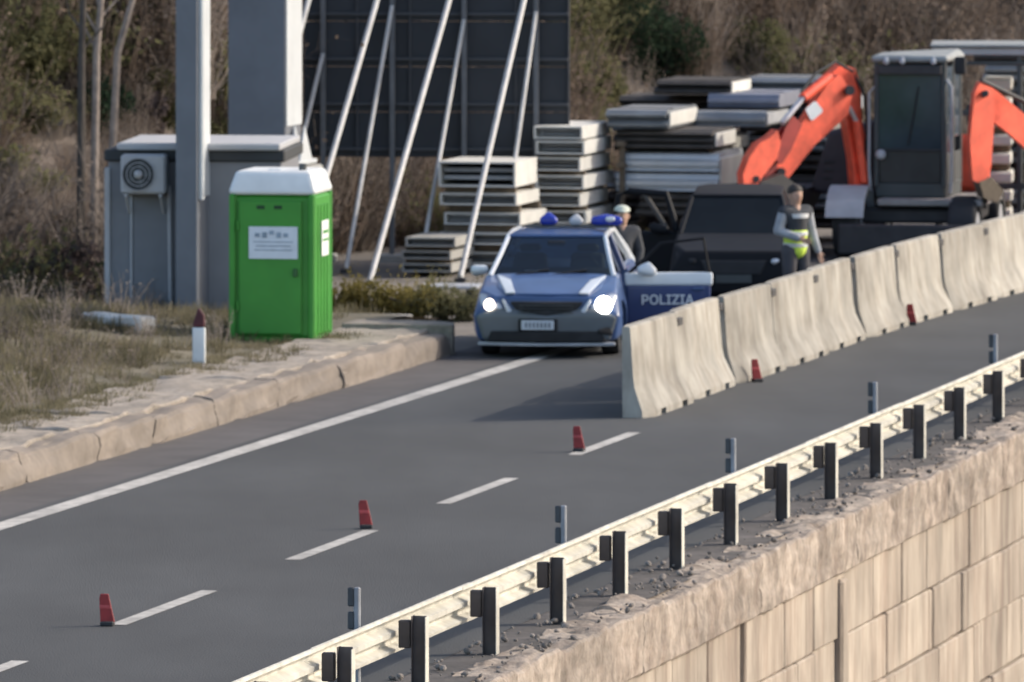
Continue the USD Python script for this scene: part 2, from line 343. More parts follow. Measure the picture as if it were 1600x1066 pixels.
# kerb: concrete footway edge with open joints, a rounded end at the gate
kerb = thing('concrete_kerb', 'long weathered beige concrete kerb with open joints along the left shoulder', 'kerb', (0, 0, 0), ROADZ)
rk = random.Random(3)
u = 66.0
while u < 98.9:
    L = min(rk.uniform(2.1, 3.2), 99.1 - u)
    dz, dv = rk.uniform(-0.012, 0.012), rk.uniform(-0.015, 0.015)
    prof = [(VK + dv, -0.05), (VK - 0.05 + dv, 0.25 + dz), (VK - 0.09 + dv, 0.285 + dz), (-24.32, 0.295 + dz), (-24.32, -0.05)]
    m = extrude_u(prof, u + 0.012, u + L - 0.02)
    f = rough(cbx(-24.87, u + L / 2, 0.17, 1.09, L - 0.014, 0.30, 0.02), 0.11, 2.8, int(u * 7), 4)
    obj('footway_slab', f, footway_m, kerb, smooth=40)
    m = m.subdivide().subdivide().subdivide()
    nz = meshkit.fbm(m.vertices * 3.5, 4, 11) - 0.5
    m.vertices = m.vertices + np.c_[nz * 0.20, nz * 0, nz * 0.14] * (m.vertices[:, 2:3] > 0.0)
    obj('kerb_block', m, kerb_m, kerb, smooth=40)
    u += L
end = []
for k in range(9):
    a = k / 8 * math.pi / 2
    end.append((VK - 0.55 + 0.55 * math.cos(a), 99.1 + 0.75 * math.sin(a)))
from shapely.geometry import Polygon
em = trimesh.creation.extrude_polygon(Polygon([(VK, 99.1)] + end + [(-25.4, 99.85), (-25.4, 99.1)]), 0.40, engine='earcut')
em.apply_translation((0, 0, -0.03))
obj('kerb_end', em, footway_m, kerb, label='rounded end of the kerb')

# ------------------------------------------------------------------ retaining wall on the right
wall = thing('retaining_wall', 'tall stained board-marked concrete retaining wall below the guardrail', 'wall', (0, 0, 0), ROADZ)
rw = random.Random(5)
VW = -15.30
u = 56.0
k = 0
while u < 104:
    L = rw.uniform(3.2, 5.2)
    c = cbx(-15.47, u + L / 2, -0.27, 0.46, L - 0.004, 0.54, 0.02)
    c = rough(c, 0.012, 9.0, 20 + k, 5)
    vv_ = c.vertices; nn_ = meshkit.fbm(vv_ * np.array([1.6, 1.6, 1.6]), 4, 77) - 0.5
    n2_ = meshkit.fbm(vv_ * 5.0, 3, 78) - 0.5
    vv_[:, 0] += (nn_ * 0.07 + n2_ * 0.08) * (vv_[:, 0] > -15.4); vv_[:, 2] += (nn_ * 0.12 + n2_ * 0.12) * (vv_[:, 2] > -0.3)
    c.vertices = vv_
    obj('coping_block', c, coping_m, wall, smooth=50)
    u += L; k += 1
rows = [(-0.545, -1.17), (-1.185, -1.80), (-1.815, -2.45), (-2.465, -3.15), (-3.165, -4.1), (-4.12, -6.9)]
for ri, (zt, zb) in enumerate(rows):
    u = 56.0 + rw.uniform(-1.5, 0)
    while u < 104:
        L = rw.choice([1.6, 2.0, 2.4, 3.0]) + rw.uniform(-0.15, 0.15)
        off = rw.uniform(-0.018, 0.018) + 0.012 * ri
        parts, w = [], 0.0
        nb = max(1, int(L / rw.uniform(0.5, 1.5)))
        cuts = sorted([rw.uniform(0.1, L - 0.1) for _ in range(nb - 1)])
        cuts = [0] + cuts + [L - 0.03]
        for a, b in zip(cuts[:-1], cuts[1:]):
            if b - a < 0.06: continue
            e = rw.uniform(-0.02, 0.012) if rw.random() < 0.6 else 0
            parts.append(cbx(VW - 0.25 + off + e, u + (a + b) / 2, (zt + zb) / 2 + rw.uniform(-0.01, 0.01), 0.5, b - a - 0.006, zt - zb, 0.015))
        if parts: obj('wall_panel', cat(*parts), wall_m, wall, smooth=30)
        u += L
obj('backing', bx(VW - 0.75, 80, -3.6, 0.6, 50, 6.4), dark_m, wall)
obj('pilaster', rough(cbx(VW - 0.02, 79.1, -3.6, 0.16, 0.34, 6.0, 0.03), 0.03, 3, 5, 3), wall_m, wall, smooth=40)
# loose stones on the coping and at the rail foot
proto_scope = UsdGeom.Scope.Define(stage, '/World/Looks/sources') if False else None
def instancer(name, mesh, mat, pts, scales, yaws, tilt=0.0, seed=1, smooth=False):
    pi = UsdGeom.PointInstancer.Define(stage, numbered('/World/' + name))
    src = usdkit.mesh(stage, str(pi.GetPath()) + '/source', mesh, mat, smooth=smooth)
    pi.CreatePrototypesRel().SetTargets([src.GetPath()])
    r = random.Random(seed)
    pi.CreateProtoIndicesAttr(Vt.IntArray([0] * len(pts)))
    pi.CreatePositionsAttr(Vt.Vec3fArray([Gf.Vec3f(*map(float, p)) for p in pts]))
    pi.CreateScalesAttr(Vt.Vec3fArray([Gf.Vec3f(float(s), float(s), float(s)) if np.ndim(s) == 0 else Gf.Vec3f(*map(float, s)) for s in scales]))
    qs = []
    for y in yaws:
        q = (Gf.Rotation(Gf.Vec3d(1, 0, 0), r.uniform(-tilt, tilt)) * Gf.Rotation(Gf.Vec3d(0, 1, 0), r.uniform(-tilt, tilt)) * Gf.Rotation(Gf.Vec3d(0, 0, 1), y)).GetQuat()
        qs.append(Gf.Quath(float(q.GetReal()), *[float(c) for c in q.GetImaginary()]))
    pi.CreateOrientationsAttr(Vt.QuathArray(qs))
    return pi.GetPrim()
st = trimesh.creation.icosphere(1, 1.0); st.vertices *= (1 + 0.35 * (meshkit.noise(st.vertices * 1.7, 4)[:, None] - 0.5)) * np.array([1, 0.8, 0.6])
pts, sc, yw = [], [], []
for _ in range(750):
    u, v = rw.uniform(58, 101), rw.uniform(-16.1, -15.3)
    pts.append((*uv(u, v), 0.015 + 0.02 * rw.random())); sc.append(rw.choice([0.012, 0.015, 0.02, 0.035]) * rw.uniform(0.7, 1.2)); yw.append(rw.uniform(0, 360))
tag(instancer('gravel', st, stone_m, pts, sc, yw, 40), 'loose grey gravel and rubble along the foot of the guardrail', 'gravel', kind='stuff')

# ------------------------------------------------------------------ guardrail
gr = thing('guardrail', 'galvanised W-beam guardrail with dark steel posts along the top of the retaining wall', 'guardrail', (0, 0, 0), ROADZ)
wp = [(0.00, 0.155), (0.015, 0.150), (0.02, 0.125), (-0.055, 0.095), (-0.06, 0.055), (0.018, 0.02), (0.018, -0.02), (-0.06, -0.055), (-0.055, -0.095), (0.02, -0.125), (0.015, -0.150), (0.00, -0.155)]
wp2 = wp + [(x - 0.006, z) for x, z in wp[::-1]]
post_u = [57.2 + 2.43 * k for k in range(20)]
post_u = [63.98 + (91.06 - 64.34) / 11 * k for k in range(-3, 17)]
for k in range(0, len(post_u) - 1, 2):
    u0, u1 = post_u[k] - 0.15, post_u[min(k + 2, len(post_u) - 1)] + 0.15
    s = 0.004 * ((k // 2) % 2)
    prof = [(-15.975 + x - s, 0.405 + z + s) for x, z in wp2]
    m = extrude_u(prof, u0, u1)
    obj('rail_beam', m, galv_m, gr, smooth=50)
for k, pu in enumerate(post_u):
    z0, z1 = -0.12, 0.555
    r = random.Random(k); t = r.uniform(-0.012, 0.012)
    fl = cat(bx(-15.81, pu, (z0 + z1) / 2, 0.006, 0.10, z1 - z0), bx(-15.755, pu, (z0 + z1) / 2, 0.11, 0.006, z1 - z0))
    fl.apply_translation((t, 0, r.uniform(-0.012, 0.012)))
    obj('post', fl, post_m, gr, smooth=False)
    obj('flange', bx(-15.697 + t, pu, (z0 + z1) / 2, 0.006, 0.11, z1 - z0 - 0.01), galv_m, gr, smooth=False)  # lighter steel here paints the sunlit right edge of the post
    obj('spacer_block', cbx(-15.878, pu, 0.41, 0.10, 0.07, 0.22, 0.008), post_m, gr)
    if k % 1 == 0:
        obj('bolt', tube([(-15.95, pu + 0.18, 0.42), (-15.91, pu + 0.22, 0.35), (-15.93, pu + 0.30, 0.37)], 0.012, 6), dark_m, gr)
dl = [k for k in range(len(post_u))]
order = 0
names = ['nearest', 'second nearest', 'third nearest', 'fourth nearest', 'farthest']
dsrc = None
for k in (2, 5, 8, 11, 14):
    lab = f'short black and grey delineator post behind the guardrail, {names[order]} of five'
    loc = (*uv(post_u[k] + 1.75, -16.10), 0)
    if dsrc is None:
        dsrc = thing('delineator_post', lab, 'delineator', loc, ROADZ, 'delineator posts behind the guardrail')
        obj('stem', cbx(0, 0, 0.42, 0.05, 0.05, 0.84, 0.01), refl_grey, dsrc)
        obj('dark_face', cbx(-0.045, -0.012, 0.765, 0.055, 0.03, 0.15, 0.01), refl_dark, dsrc)
        obj('dark_face', cbx(-0.045, -0.012, 0.58, 0.055, 0.03, 0.14, 0.01), refl_dark, dsrc)
    else: dup(dsrc, loc, ROADZ, lab)
    order += 1

# ------------------------------------------------------------------ concrete barriers
def jersey(L):
    pr = [(-0.04, 0.0), (0.30, 0.0), (0.30, 0.07), (0.25, 0.17), (0.17, 0.33), (0.145, 0.45), (0.09, 1.0), (0.07, 1.02), (-0.03, 1.02), (-0.05, 1.0)]
    e = 0.20
    secs = [(0.0, 0.66), (e, 1.0), (L - e, 1.0), (L, 0.66)]
    V = []; n = len(pr)
    for y, s in secs:
        for x, z in pr:
            V.append((x * s, y, z * (1 if s == 1 else 0.992)))
    F = []
    for i in range(3):
        for k in range(n):
            k2 = (k + 1) % n; a, b = i * n, (i + 1) * n
            F += [[a + k, b + k2, b + k], [a + k, a + k2, b + k2]]
    from shapely.geometry import Polygon as PG
    pv, pf = trimesh.creation.triangulate_polygon(PG(pr), engine='earcut')
    ix = [int(np.argmin(((np.array(pr) - q) ** 2).sum(1))) for q in pv]
    for f in pf:
        a, b, c = (ix[i] for i in f); F += [[a, b, c], [3 * n + a, 3 * n + c, 3 * n + b]]
    m = trimesh.Trimesh(np.array(V), np.array(F), process=True); m.fix_normals()
    M3 = m3.Manifold(m3.Mesh(np.array(m.vertices, np.float32), np.array(m.faces, np.uint32)))
    for y in (0.27 * L, 0.73 * L):
        c = m3.Manifold.cube((1.0, 0.26, 0.075), True).translate((0, y, 0.03))
        M3 = M3 - c
    q = M3.to_mesh()
    return trimesh.Trimesh(q.vert_properties[:, :3], q.tri_verts, process=False)
ordw = ['first', 'second', 'third', 'fourth', 'fifth', 'sixth', 'seventh', 'eighth', 'ninth', 'tenth', 'eleventh', 'twelfth']
LB = 2.62
jm = jersey(LB - 0.15)
rb = random.Random(12)
for k in range(12):
    u0 = 90.25 + LB * k
    vc = -19.93 + 0.0019 * max(0, u0 - 99) ** 2
    yaw = math.degrees(math.atan(0.0038 * max(0, u0 - 99))) * -1 + rb.uniform(-1.3, 1.3)
    vc += rb.uniform(-0.04, 0.04) + 0.03
    lab = f'beige concrete traffic barrier block, {ordw[k]} in the row from the police car end'
    t = thing('concrete_barrier', lab, 'barrier', (*uv(u0, vc), 0.0), ROADZ + yaw, 'row of concrete traffic barriers')
    obj('block', jm, conc_m, t, smooth=25)
    if k < 11:
        obj('connector', [cbx(0.06, LB - 0.07, 0.90, 0.06, 0.24, 0.09, 0.01)], dark_m, t)
    obj('lifting_hole', [cyl((0.105, LB * 0.5, 0.62), (0.122, LB * 0.5, 0.62), 0.035, 10)], coping_m, t)

# ------------------------------------------------------------------ red flexible lane markers
mk = None
spots = [(168, 978, 'nearest one at lower left'), (572, 826, 'second nearest'), (905, 706, 'just before the barrier end'),
         (1183, 597, 'at the second barrier block'), (1425, 508, 'farthest one')]
for i, (px, py, w) in enumerate(spots):
    p = ground(px, py); lab = f'small red flexible lane marker standing on the asphalt, {w}'
    loc = (*p, 0.0)
    if mk is None:
        mk = thing('lane_marker', lab, 'lane marker', loc, -5, 'red lane markers on the road')
        obj('base', cbx(0, 0, 0.02, 0.115, 0.12, 0.04, 0.01), black_m, mk)
        fl = rhull([(-0.05, 0, 0.04, 0.012), (0.05, 0, 0.04, 0.012), (-0.062, 0.01, 0.23, 0.01), (0.0, 0.01, 0.26, 0.01), (-0.055, 0.01, 0.26, 0.01)])
        obj('flap', fl, red_m, mk)
        obj('reflective_band', rhull([(-0.056, 0.005, 0.15, 0.0125), (0.022, 0.005, 0.15, 0.0125), (-0.058, 0.006, 0.17, 0.0125), (0.018, 0.006, 0.17, 0.0125)]), M('faded_red', (0.42, 0.06, 0.06), 0.5, 0.2, 9.0), mk)
    else: dup(mk, loc, [0, 6, -14, 20, -8][i], lab)

# ------------------------------------------------------------------ white kilometre post by the kerb, white block in the grass
p = ground(311, 566, 0.30)
t = thing('marker_post', 'short white marker post with a dark red cap behind the kerb', 'marker post', (*p, 0.28), ROADZ)
obj('post', rhull([(-0.055, 0, 0, 0.025), (0.055, 0, 0, 0.025), (-0.055, 0, 0.40, 0.025), (0.055, 0, 0.40, 0.025)]), white_m, t)
obj('cap', rhull([(-0.05, 0.0, 0.45, 0.025), (0.05, 0.0, 0.45, 0.025), (0.045, 0, 0.56, 0.025), (0.0, 0, 0.62, 0.025)]), M('cap_red', (0.075, 0.016, 0.02), 0.7, 0.3, 8.0), t)
u, v = to_uv(ground(190, 524, 0.4))
t = thing('concrete_block', 'white concrete channel block half buried in the grass by the shed', 'concrete block', (*uv(u, v), verge_z(u, v) - 0.07), -38)
obj('slab', rough(cbx(-0.05, 0, 0.17, 0.95, 0.30, 0.14, 0.03), 0.05, 4, 60, 3), block_white, t)
obj('leg', rough(cbx(0.36, 0, 0.05, 0.14, 0.28, 0.20, 0.02), 0.05, 4, 61, 3), block_white, t)

# ------------------------------------------------------------------ shed with cooling unit
su, sv = to_uv(ground(302, 505, 0.12))
def shed_local(px, py): return (px - 302) / 120.5, (505 - py) / 120.5
t = thing('equipment_shed', 'grey flat-roofed metal equipment shed with a pale roof edge behind the gantry column', 'shed', (*uv(su, sv), -0.03), ROADZ * 0.35)
obj('wall', cbx(0.02, 1.05, 1.10, 2.22, 2.1, 2.24, 0.015), shed_m, t)
obj('door', cbx(-0.34, -0.018, 0.93, 0.86, 0.03, 1.84, 0.01), M('shed_door', (0.17, 0.175, 0.19), 0.6, 0.1, 1.5, big=0.1), t)
for x in (-0.79, 0.11): obj('door_frame', cbx(x, -0.02, 0.95, 0.03, 0.045, 1.88, 0.005), shed_trim, t)
obj('eave_band', cbx(0.02, 1.05, 2.285, 2.32, 2.2, 0.15, 0.02), shed_dark, t)
obj('roof', cbx(0.08, 1.05, 2.40, 2.10, 2.34, 0.09, 0.02), shed_trim, t)
for x in (-1.10, 1.13): obj('corner_trim', cbx(x, -0.012, 1.06, 0.07, 0.04, 2.14, 0.008), shed_trim, t)
obj('pipe', tube([(-0.30, -0.06, 1.78), (-0.30, -0.06, 1.9), (-0.28, -0.06, 0.25)], 0.028, 8), shed_trim, t)
t2 = thing('cooling_unit', 'grey outdoor cooling unit with a round fan mounted on the shed wall', 'air conditioner', (*uv(su, sv), -0.03), ROADZ * 0.35)
obj('casing', cbx(-0.60, -0.20, 2.06, 0.58, 0.30, 0.50, 0.03), ac_m, t2)
obj('fan_recess', trimesh.creation.cylinder(0.205, 0.02, sections=28, transform=trimesh.transformations.translation_matrix((-0.66, -0.352, 2.06)) @ trimesh.transformations.rotation_matrix(math.pi / 2, [1, 0, 0])), shed_dark, t2)
obj('fan_hub', rhull([(-0.66, -0.365, 2.06, 0.06)]), ac_m, t2)
for k in range(5):
    a = k / 5 * 2 * math.pi
    obj('fan_blade', beam((-0.66 + 0.06 * math.cos(a), -0.364, 2.06 + 0.06 * math.sin(a)), (-0.66 + 0.18 * math.cos(a), -0.366, 2.06 + 0.18 * math.sin(a)), 0.008, 0.05, 0.003), cab_m, t2)
for r in (0.10, 0.15, 0.205):
    th = np.linspace(0, 2 * np.pi, 29)
    obj('guard_ring', tube(np.c_[-0.66 + r * np.cos(th), np.full(29, -0.372), 2.06 + r * np.sin(th)], 0.006, 5, False), ac_m, t2)
for x in (-0.82, -0.38): obj('bracket', cat(cbx(x, -0.19, 1.79, 0.04, 0.36, 0.03, 0.005), beam((x, -0.32, 1.78), (x, -0.02, 1.55), 0.03, 0.03, 0.004)), shed_trim, t2)

# ------------------------------------------------------------------ gantry columns
cu, cv = to_uv(ground(291, 512, 0.1))
t = thing('gantry_column', 'dark grey steel box column in front of the shed, right side painted pale as sunlit', 'gantry column', (*uv(cu, cv), 0.0), ROADZ)
obj('shaft', cbx(0, 0.31, 3.9, 0.285, 0.60, 7.8, 0.012), gantry_m, t)
obj('conduit', tube([(0.165, 0.10, 1.72), (0.165, 0.10, 7.7)], 0.045, 10), gantry_lit, t)  # added pale strip, paints the sunlit face down to the toilet shadow
obj('side_plate', cbx(0.150, 0.36, 4.75, 0.012, 0.44, 6.0, 0.004), gantry_lit, t)  # pale plate carries sunlight as colour, stopping where the shade begins
obj('base_plate', cbx(0, 0.31, 0.03, 0.55, 0.86, 0.05, 0.01), gantry_m, t)
cu, cv = to_uv(ground(401, 470, 0.0))
t = thing('gantry_column', 'wide blue grey gantry column bolted to a plinth behind the shed roof', 'gantry column', (*uv(cu, cv), 0.0), ROADZ)
obj('plinth', cbx(0.10, 0.55, 0.9, 1.1, 1.1, 1.8, 0.03), slab_m, t)
obj('base_plate', cbx(0.06, 0.45, 1.85, 1.05, 1.10, 0.06, 0.01), gantry_lit, t)
obj('shaft', cbx(0, 0.42, 4.95, 0.80, 0.84, 5.66, 0.012), gantry_m, t)
obj('side_plate', cbx(0.41, 0.42, 5.05, 0.016, 0.80, 5.4, 0.004), gantry_lit, t)  # sunlit side of the shaft, put in as a paler plate
for x in (0.43, 0.56):
    obj('stiffener', trimesh.convex.convex_hull(np.array([(x, 0.1, 1.88), (x + 0.02, 0.1, 1.88), (x, 0.75, 1.88), (x + 0.02, 0.75, 1.88), (x, 0.35, 2.35), (x + 0.02, 0.35, 2.35)])), gantry_lit, t)
for x in (-0.3, -0.05, 0.2):
    obj('stiffener', trimesh.convex.convex_hull(np.array([(x, 0.0, 1.88), (x + 0.02, 0.0, 1.88), (x, -0.12, 1.88), (x + 0.02, -0.12, 1.88), (x, 0.0, 2.12), (x + 0.02, 0.0, 2.12)])), gantry_lit, t)
for x in (-0.4, 0.5):
    obj('anchor_bolt', cyl((x, -0.05, 1.86), (x, -0.05, 2.02), 0.025, 8), gantry_lit, t)

# ------------------------------------------------------------------ portable toilet
tu, tv = to_uv(ground(425, 541, 0.24))
t = thing('portable_toilet', 'bright green portable toilet with a white domed roof beside the kerb', 'portable toilet', (*uv(tu, tv), 0.235), ROADZ * 0.75)
UsdGeom.Xformable(t).AddScaleOp().Set(Gf.Vec3f(0.97, 0.97, 0.97))
obj('skid', cbx(0, 0.55, 0.06, 1.10, 1.10, 0.12, 0.02), green_m, t)
obj('body', cbx(0, 0.55, 0.99, 1.06, 1.06, 1.78, 0.04), green_m, t)
obj('door', cbx(-0.02, 0.008, 0.98, 0.80, 0.05, 1.66, 0.015), green_m, t)
for x in (-0.50, 0.50):
    obj('corner_post', cbx(x, 0.03, 0.99, 0.09, 0.09, 1.80, 0.02), green_m, t)
    obj('corner_post', cbx(x, 1.07, 0.99, 0.09, 0.09, 1.80, 0.02), green_m, t)
for k in range(4):
    obj('side_rib', cbx(0.535, 0.25 + 0.2 * k, 0.95, 0.02, 0.06, 1.6, 0.008), green_m, t)
obj('sign_panel', cbx(0.02, -0.022, 1.29, 0.62, 0.012, 0.40, 0.004), label_m, t)
sp = [bx(-0.18 + 0.09 * k, -0.0305, 1.385 + (0.03 if k == 2 else 0), 0.06, 0.004, 0.05 + 0.02 * (k % 2)) for k in range(5)]
sp += [bx(0.02, -0.0305, 1.30, 0.50, 0.004, 0.012), bx(0.02, -0.0305, 1.25, 0.44, 0.004, 0.014), bx(0.02, -0.0305, 1.20, 0.48, 0.004, 0.012)]
obj('sign_print', cat(*sp), M('faded_print', (0.24, 0.30, 0.36), 0.6, 0.3, 12.0), t)
obj('side_panel', cbx(0.548, 0.62, 1.32, 0.012, 0.42, 0.44, 0.004), white_m, t)
obj('side_print', cat(bx(0.5555, 0.62, 1.40, 0.004, 0.30, 0.04), bx(0.5555, 0.62, 1.30, 0.004, 0.34, 0.03)), green_m, t)
for x in (-0.14, 0.08):
    obj('vent_slot', cbx(x, -0.020, 1.73, 0.10, 0.012, 0.045, 0.004), M('vent_dark', (0.01, 0.05, 0.012), 0.7), t)
obj('latch', cbx(0.30, -0.03, 0.92, 0.06, 0.03, 0.10, 0.008), M('latch_dark', (0.02, 0.09, 0.02), 0.5), t)
obj('hinge', cbx(-0.43, -0.02, 1.5, 0.03, 0.03, 0.12, 0.005), green_m, t); obj('hinge', cbx(-0.43, -0.02, 0.5, 0.03, 0.03, 0.12, 0.005), green_m, t)
rf = obj('roof', rhull(sym([(0.50, 0.04, 1.93, 0.05), (0.50, 1.06, 1.93, 0.05), (0.42, 0.12, 2.10, 0.08), (0.42, 0.98, 2.10, 0.08)])), roof_m, t, smooth=30)
obj('roof_bump', rhull([(-0.16, 0.06, 1.98, 0.05), (0.16, 0.06, 1.98, 0.05), (-0.06, 0.2, 2.16, 0.04), (0.06, 0.2, 2.16, 0.04)]), roof_m, rf)
obj('roof_bump', rhull([(0.25, 0.06, 1.97, 0.04), (0.38, 0.06, 1.97, 0.04), (0.30, 0.2, 2.14, 0.04)]), roof_m, rf)
obj('roof_vent', cat(cyl((0.33, 0.30, 2.12), (0.33, 0.30, 2.26), 0.05, 12)), cab_m, rf)

# ------------------------------------------------------------------ big road sign seen from behind, with its stays
sgu, sgv = to_uv(ground(671, 408))
t = thing('road_sign', 'large dark road sign seen from behind, held on posts with long leaning stays', 'road sign', (*uv(sgu, sgv), 0.0), ROADZ * 0.25)
S = 107.0
for i in range(5):
    x0 = -1.83 + 0.77 * i
    for j in range(5):
        z0 = 1.50 + 0.66 * j
        obj('sign_panel', cbx(x0 + 0.385, 0.12, z0 + 0.33, 0.762, 0.03, 0.65, 0.006), sign_m, t)
for j in range(6):
    obj('cross_rail', cbx(0.095, 0.075, 1.62 + 0.655 * j, 3.85, 0.05, 0.05, 0.008), sign_rail, t)
for i in range(6):
    obj('edge_strip', cbx(-1.83 + 0.77 * i, 0.085, 3.15, 0.03, 0.035, 3.3, 0.006), sign_rail, t)
sdir = np.array([-D[0], -D[1]])
ang = math.radians(-ROADZ * 0.25)
def sign_local(du_x, du_y):   # world offset -> sign frame
    c, s = math.cos(ang), math.sin(ang)
    return (c * du_x - s * du_y, s * du_x + c * du_y)
for k, px in enumerate((505, 613, 725, 837)):
    x = (px - 671) / S
    obj('post', cbx(x, 0.0, 2.35, 0.075, 0.085, 4.9, 0.008), post_zinc, t)
    obj('footing', cbx(x, 0.0, 0.02, 0.4, 0.4, 0.16, 0.02), slab_m, t)
    for L, zt in (((5.0, 5.5, 5.6, 4.7)[k], 4.55), ((2.9, 2.7, 2.7, 2.3)[k], (3.0, 3.7, 3.5, 3.62)[k])):
        ox, oy = sign_local(*(sdir * L))
        a, b = np.array([x, -0.06, zt]), np.array([x + ox, oy, 0.05])
        obj('stay', tube([a, b], 0.042 if L > 3 else 0.032, 10), strut_m, t)
        obj('stay_foot', cbx(b[0], b[1], 0.02, 0.16, 0.16, 0.06, 0.01), dark_m, t)

# ------------------------------------------------------------------ storage yard: stacked slabs and steel bundles
def pos(px, py, z=0.0): return (*ground(px, py, z), 0.0)
def stack(px, py, w, l, levels, rot, group, where, mat=None, white_top=False, name='concrete_slab', category='concrete slab', inset=0.0):
    base = ground(px, py)
    n = len(levels)
    for i, (z, th) in enumerate(levels):
        k = n - 1 - i
        pl = 'topmost' if k == 0 else (ordw[k] + ' from the top')
        r = random.Random(hash((px, i)) % 1000 if False else px * 10 + i)
        jx, jy = r.uniform(-0.05, 0.05), r.uniform(-0.04, 0.04)
        tt = thing(name, f'{where}, {pl}', category, (base[0] + jx, base[1] + jy, z), rot + r.uniform(-1.5, 1.5), group)
        mm = mat or slab_m
        if white_top and k == 0: mm = slab_white
        if white_top and k == 0:
            obj('slab', rough(cbx(0, l / 2, th / 2, w, l, th, 0.04), 0.012, 5, i, 2), mm, tt, smooth=40)
        else:
            o_ = m3.Manifold.cube((w, l, th), False).translate((-w / 2, 0, 0)) - m3.Manifold.cube((w - 0.06, l - 0.1, th - 0.05), False).translate((-w / 2 + 0.03, -0.05, 0.025))
            q_ = o_.to_mesh(); obj('beam_shell', trimesh.Trimesh(q_.vert_properties[:, :3], q_.tri_verts, process=False), mm, tt, smooth=False)
            for q2 in range(2): obj('nested_beam', cbx(0, l / 2 - 0.03 + 0.05 * r.random(), th * (0.36 + 0.30 * q2), w - 0.10, l - 0.2, th * 0.17, 0.008), bundle_m, tt)
        if i + 1 < n:
            gap = levels[i + 1][0] - z - th
            for yy in (0.12 * l, 0.88 * l):
                obj('timber_spacer', cbx(0, yy, th + gap / 2 - 0.002, w * 0.92, 0.09, gap - 0.006, 0.006), wood_m, tt)
slabs_white = M('stack_white', (0.60, 0.58, 0.53), 0.7, 0.12, 3.0, rnd=0.06)
# stack right of the sign
stack(872, 412, 0.72, 1.9, [(0.28, 0.19), (0.58, 0.18), (0.83, 0.18), (1.08, 0.19), (1.34, 0.19), (1.58, 0.19), (1.80, 0.18)], ROADZ, 'slabs stacked right of the road sign', 'pale slab in the tall stack right of the road sign', slabs_white)
# stack left of the police car, under the sign
stack(748, 424, 1.12, 1.5, [(0.10, 0.17), (0.38, 0.17), (0.66, 0.17), (0.94, 0.17), (1.20, 0.36)], ROADZ, 'white slabs stacked under the road sign', 'white slab stacked under the road sign behind the police car', slabs_white)
stack(668, 432, 0.72, 1.3, [(0.06, 0.12), (0.24, 0.12), (0.42, 0.13)], ROADZ, 'low grey slabs under the sign', 'low grey slab lying under the left part of the road sign', slab_m)
t = thing('steel_plate', 'flat grey steel plate lying on blocks left of the police car', 'steel plate', pos(700, 468), ROADZ * 0.4)
obj('plate', cbx(0, 0.3, 0.16, 0.80, 0.75, 0.04, 0.01), fender_m, t)
for x in (-0.3, 0.3): obj('block', cbx(x, 0.3, 0.06, 0.12, 0.5, 0.14, 0.01), dark_m, t)
for k, (px, py, zz) in enumerate(((716, 432, 0.33), (738, 430, 0.33), (735, 430, 0.02), (717, 431, 0.02))):
    pass
# steel bundles behind, in layers
def wbeam_bundle(label, px, py, z, w, l, th, mat, rot, n=3, group='bundles of steel beams in the yard', endmat=None):
    base = ground(px, py)
    tt = thing('steel_bundle', label, 'steel bundle', (*base, z), rot, group)
    for i in range(n):
        h = th / n
        zc = h * (i + 0.5)
        rj = random.Random(int(px * 7 + z * 100) + i); jx = rj.uniform(-0.05, 0.05)
        hh = h * 0.46
        prof = [(0.0, -hh), (0.03, -hh * 0.7), (-0.02, -hh * 0.35), (-0.02, hh * 0.05), (0.03, hh * 0.3), (0.05, hh * 0.8), (0.09, hh), (l - 0.09, hh), (l - 0.05, hh * 0.8), (l, 0), (l, -hh)]
        bmh = extrude_u(prof, -w / 2 + jx, w / 2 + jx * 0.4 - 0.02 * i); vv_ = bmh.vertices.copy()
        bmh.vertices = np.c_[vv_[:, 1], vv_[:, 0], vv_[:, 2] + zc]; bmh.fix_normals()
        obj('beam', bmh, mat, tt, smooth=30)
    if endmat:
        obj('end_plate', cbx(w / 2 + 0.012, l * 0.45, th / 2, 0.03, l * 0.86, th * 0.72, 0.01), endmat, tt)  # pale plate paints the sun on the right end of the bundle
    for yy in (0.2, 0.8):
        obj('strap', cat(bx(0, l * yy, th + 0.004, w * 0.96, 0.04, 0.008), ), dark_m, tt)
RB = ROADZ * 1.0
by = 405
silver = M('bundle_silver', (0.50, 0.52, 0.54), 0.4, 0.1, 3.0, metal=0.3)
wbeam_bundle('dark grey steel bundle lying lowest in the pile left of the excavator', 1064, by, 0.62, 1.30, 1.6, 0.34, bundle_dark, RB, 3)
wbeam_bundle('long silvery rounded steel bundle just above the lowest one', 1045, by, 0.98, 1.50, 1.8, 0.58, silver, RB, 2, endmat=slab_white)
wbeam_bundle('dark brown bundle with its sunlit end painted white in the middle of the pile', 1040, by, 1.60, 1.46, 1.6, 0.28, bundle_dark, RB, 3, endmat=slab_white)
wbeam_bundle('grey bundle with its sunlit end painted white on top of the left pile', 997, by, 1.90, 0.90, 2.2, 0.28, bundle_m, RB, 2, endmat=slab_white)
wbeam_bundle('long grey blue bundle behind the excavator arm', 1142, 395, 1.86, 1.05, 1.8, 0.24, bundle_m, RB, 1, endmat=fender_m)
wbeam_bundle('second grey blue bundle behind the excavator arm, lying higher', 1165, 392, 2.12, 1.05, 1.8, 0.22, M('bundle_blue', (0.24, 0.25, 0.30), 0.5, 0.15, 3.0, metal=0.2), RB, 1)
wbeam_bundle('brown topmost bundle with its sunlit end painted white above the pile', 1082, 390, 2.30, 1.15, 1.6, 0.22, bundle_dark, RB, 2, endmat=slab_white)
ro = random.Random(9)
